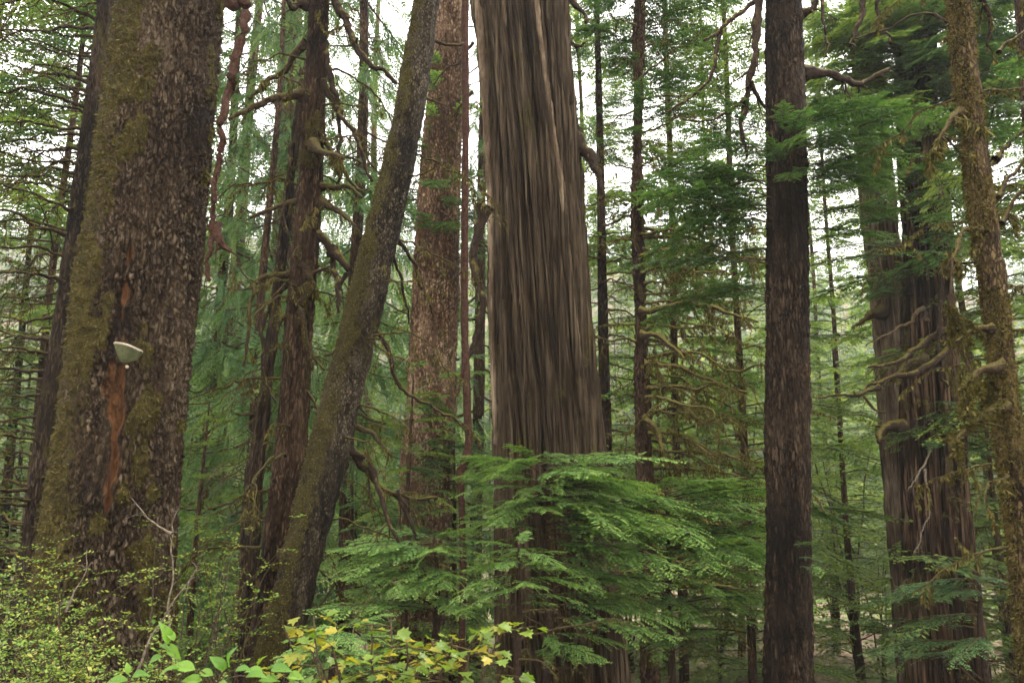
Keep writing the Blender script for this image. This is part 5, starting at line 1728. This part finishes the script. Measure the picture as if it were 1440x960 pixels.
def leaf_mesh(kind, seed):
    rg = np.random.default_rng(seed)
    if kind == 'maple':
        lobes = 7
        th, rad = [], []
        for k in range(lobes):
            a = R(-125 + 250 * k / (lobes - 1))
            w = R(250 / (lobes - 1))
            ln = 1.0 - 0.22 * abs(k - 3) / 3 + rg.normal(0, 0.04)
            th += [a - 0.28 * w, a, a + 0.28 * w, a + 0.5 * w]
            rad += [0.78 * ln, ln, 0.78 * ln, 0.62 * ln]
        th, rad = np.array(th[:-1]), np.array(rad[:-1])
        x, y = np.cos(th) * rad * 0.5 + 0.35, np.sin(th) * rad * 0.55
    else:
        u = np.linspace(0, 1, 8)
        w = 0.26 * np.sin(np.pi * u ** 0.8)
        x = np.concatenate([u, u[-2:0:-1]])
        y = np.concatenate([w, -w[-2:0:-1]])
    curl = rg.uniform(0.10, 0.55)
    z = -curl * (x - 0.3) ** 2 * 1.4 + rg.uniform(0.15, 0.45) * np.abs(y) + rg.normal(0, 0.012, len(x))
    g = Geo()
    n = len(x)
    xs = np.array([0.12, 0.40, 0.72]) if kind != 'maple' else np.array([0.30])
    if kind == 'maple':
        v = np.vstack([np.column_stack([x, y, z]), [0.30, 0, -0.01], [0.0, 0, 0.0]])
        t = [(n, i, (i + 1)) for i in range(n - 1)] + [(n, n - 1, n + 1), (n, n + 1, 0)]
        g.add(v, None, t)
    else:
        m = 8
        rib = np.column_stack([np.linspace(0, 1, m), np.zeros(m), -curl * (np.linspace(0, 1, m) - 0.3) ** 2 * 1.4])
        v = np.vstack([np.column_stack([x, y, z]), rib])
        q = []
        for i in range(m - 1):
            q.append((i, n + i, n + i + 1, i + 1))
            a_, b_ = (n - i) % n, (n - i - 1) % n
            q.append((a_, b_, n + i + 1, n + i))
        g.add(v, q)
    a = g.arrays()[3]
    a[:, 0] = rg.uniform(0.2, 0.8)
    return g.mesh('leaf')


def leaf_set(kind, mats, n):
    out = []
    for mname in mats:
        for k in range(n):
            me = leaf_mesh(kind, 40 + k)
            me.materials.append(M[mname])
            out.append(me)
    return out


def maple_bush(px0, px1, py0, Y, label, nst, nleaf, seed):
    rg = np.random.default_rng(seed)
    xa, xb = P(px0, 900, Y)[0], P(px1, 900, Y)[0]
    xm = (xa + xb) / 2
    b0 = gz(xm, Y)
    H = P(720, py0, Y)[2] - b0
    root = thing('vine_maple', (xm, Y, b0), label, 'bush')
    lm = leaf_set('maple', ('maple_green', 'maple_yellow', 'maple_orange'), 4)
    tips = []
    for i in range(nst):
        f = (i + 0.5) / nst
        bx = xm + (xb - xa) * (f - 0.5) * 0.55
        ex = xa + (xb - xa) * f
        k = np.linspace(0, 1, 9)[:, None]
        h = H * rg.uniform(0.92, 1.06)
        p = np.concatenate([bx + (ex - bx) * k ** 1.3, Y + rg.normal(0, 0.25) * k + rg.normal(0, 0.05), b0 - 0.05 + h * (1.25 * k - 0.28 * k ** 2)], 1) + rg.normal(0, 0.012, (9, 3))
        g = Geo()
        tube(g, p, np.linspace(0.011, 0.004, 9), 6, 0.2, seed=i)
        for j in range(7):
            t = rg.uniform(0.55, 1)
            o = np.array([np.interp(t, k[:, 0], p[:, c]) for c in range(3)])
            az = rg.uniform(0, 6.28)
            l = rg.uniform(0.12, 0.36)
            kk = np.linspace(0, 1, 5)[:, None]
            q = o + np.array([math.cos(az), math.sin(az) * 0.7, rg.uniform(-0.1, 0.35)]) * l * kk + np.array([0, 0, -0.12]) * l * kk ** 2
            tube(g, q, np.linspace(0.004, 0.0018, 5), 4, cap=False)
            for u in np.linspace(0.35, 1, 4):
                tips.append((np.array([np.interp(u, kk[:, 0], q[:, c]) for c in range(3)]), az))
        part('stem', g, 'twig', root)
    rg.shuffle(tips)
    for n in range(nleaf):
        b, az = tips[n % len(tips)]
        a2 = az + rg.normal(0, 0.9)
        d = np.array([math.cos(a2), math.sin(a2), rg.normal(-0.18, 0.25)])
        zz = nrm(np.array([rg.normal(0, 0.3), rg.normal(0.0, 0.25), 1.0]))
        w = rg.random()
        c = 0 if w < 0.66 else (1 if w < 0.97 else 2)
        place('leaf', lm[c * 4 + int(rg.integers(0, 4))], xf(b + rg.normal(0, 0.02, 3), d, zz, s=rg.uniform(0.055, 0.112)), root)


maple_bush(375, 720, 866, 4.6, 'yellow turning vine maple bush along the bottom, before the big cedar', 11, 295, 401)


def broadleaf(spots, Y, label, seed, col=('broad',), name='broadleaf_sprig'):
    rg = np.random.default_rng(seed)
    p0 = P(spots[0][0], spots[0][1], Y)
    xm = float(np.mean([P(s[0], s[1], Y)[0] for s in spots]))
    b0 = gz(xm, Y)
    root = thing(name, (xm, Y, b0), label, 'plant')
    lm = leaf_set('oval', col, 3)
    stem_top = np.array([xm, Y, P(spots[0][0], min(s[1] for s in spots) + 30, Y)[2]])
    g = Geo()
    pp = smooth([[xm + 0.05, Y, b0 - 0.05], [xm + 0.02, Y + 0.02, (b0 + stem_top[2]) / 2], stem_top], 12)
    tube(g, pp, np.linspace(0.007, 0.003, 12), 6)
    for s in spots:
        tip = P(s[0], s[1], Y)
        i = int(np.argmin(np.abs(pp[:, 2] - (tip[2] - 0.06))))
        k = np.linspace(0, 1, 5)[:, None]
        tube(g, pp[i] * (1 - k) + tip * k + np.array([0, 0, 0.02]) * np.sin(k * 3.14), 0.0025, 4, cap=False)
    part('stem', g, 'twig', root)
    for s in spots:
        px, py, dx, dz, ln = s[:5]
        d = nrm(np.array([dx, rg.normal(-0.25, 0.2), dz]))
        face = nrm(np.array([rg.normal(0, 0.45), -rg.uniform(0.15, 0.9), 0.75]))
        place('leaf', lm[int(rg.integers(0, len(lm)))], xf(P(px, py, Y), d, face, s=ln * rg.uniform(0.8, 1.12)), root)


broadleaf([(238, 905, -0.15, 1.0, 0.105), (246, 900, -0.6, 0.75, 0.085), (246, 915, -0.75, 0.45, 0.085), (236, 905, 0.6, -0.55, 0.085), (228, 922, -0.6, -0.2, 0.07)], 3.9, 'bright green broad leaved sprig rising before the right foot of the mossy spruce', 501)
broadleaf([(318, 942, -0.7, 0.75, 0.10), (322, 938, 0.1, 1.0, 0.10), (330, 942, 0.8, 0.25, 0.10), (300, 948, -0.9, 0.15, 0.10), (285, 955, -0.8, 0.1, 0.11), (345, 950, 0.95, 0.15, 0.10),
           (275, 940, -0.9, 0.2, 0.10), (310, 955, 0.3, -0.4, 0.09), (255, 938, -0.9, 0.0, 0.09)], 3.8, 'bright green broad leaved cluster at the bottom edge left of the maple bush', 502)
broadleaf([(185, 950, 0.9, 0.25, 0.075), (180, 955, -0.9, 0.0, 0.09), (180, 948, -0.2, 1.0, 0.07)], 3.9, 'single sprig with a yellow leaf at the bottom edge before the mossy spruce', 503, ('maple_yellow', 'broad'))
broadleaf([(380, 940, 0.95, 0.1, 0.10), (365, 955, 0.9, 0.1, 0.09), (392, 955, -0.9, 0.15, 0.09), (370, 945, -0.9, 0.25, 0.09), (405, 948, 0.9, 0.0, 0.09)], 4.0, 'bright leaves at the bottom edge under the left end of the maple bush', 504)


# ================================================================== HAZE
def build_haze():
    g = Geo()
    x0, x1, y0, y1, z0, z1 = -1000, 1000, -80, 1600, -8.0, 190.0
    v = [(x, y, z) for z in (z0, z1) for y in (y0, y1) for x in (x0, x1)]
    g.add(v, [(0, 2, 3, 1), (4, 5, 7, 6), (0, 1, 5, 4), (2, 6, 7, 3), (0, 4, 6, 2), (1, 3, 7, 5)])
    m = Mat('damp air')
    vol = m.n('VolumePrincipled')
    vol.inputs['Color'].default_value = (0.92, 0.96, 1.0, 1)
    vol.inputs['Density'].default_value = HAZE
    vol.inputs['Anisotropy'].default_value = 0.3
    m.l(vol.outputs[0], m.out.inputs['Volume'])
    tag(part('haze', g, m.m, None, smoothed=False), 'thin pale haze in the damp forest air', 'haze', kind='stuff')


HAZE = 0.0005
build_haze()
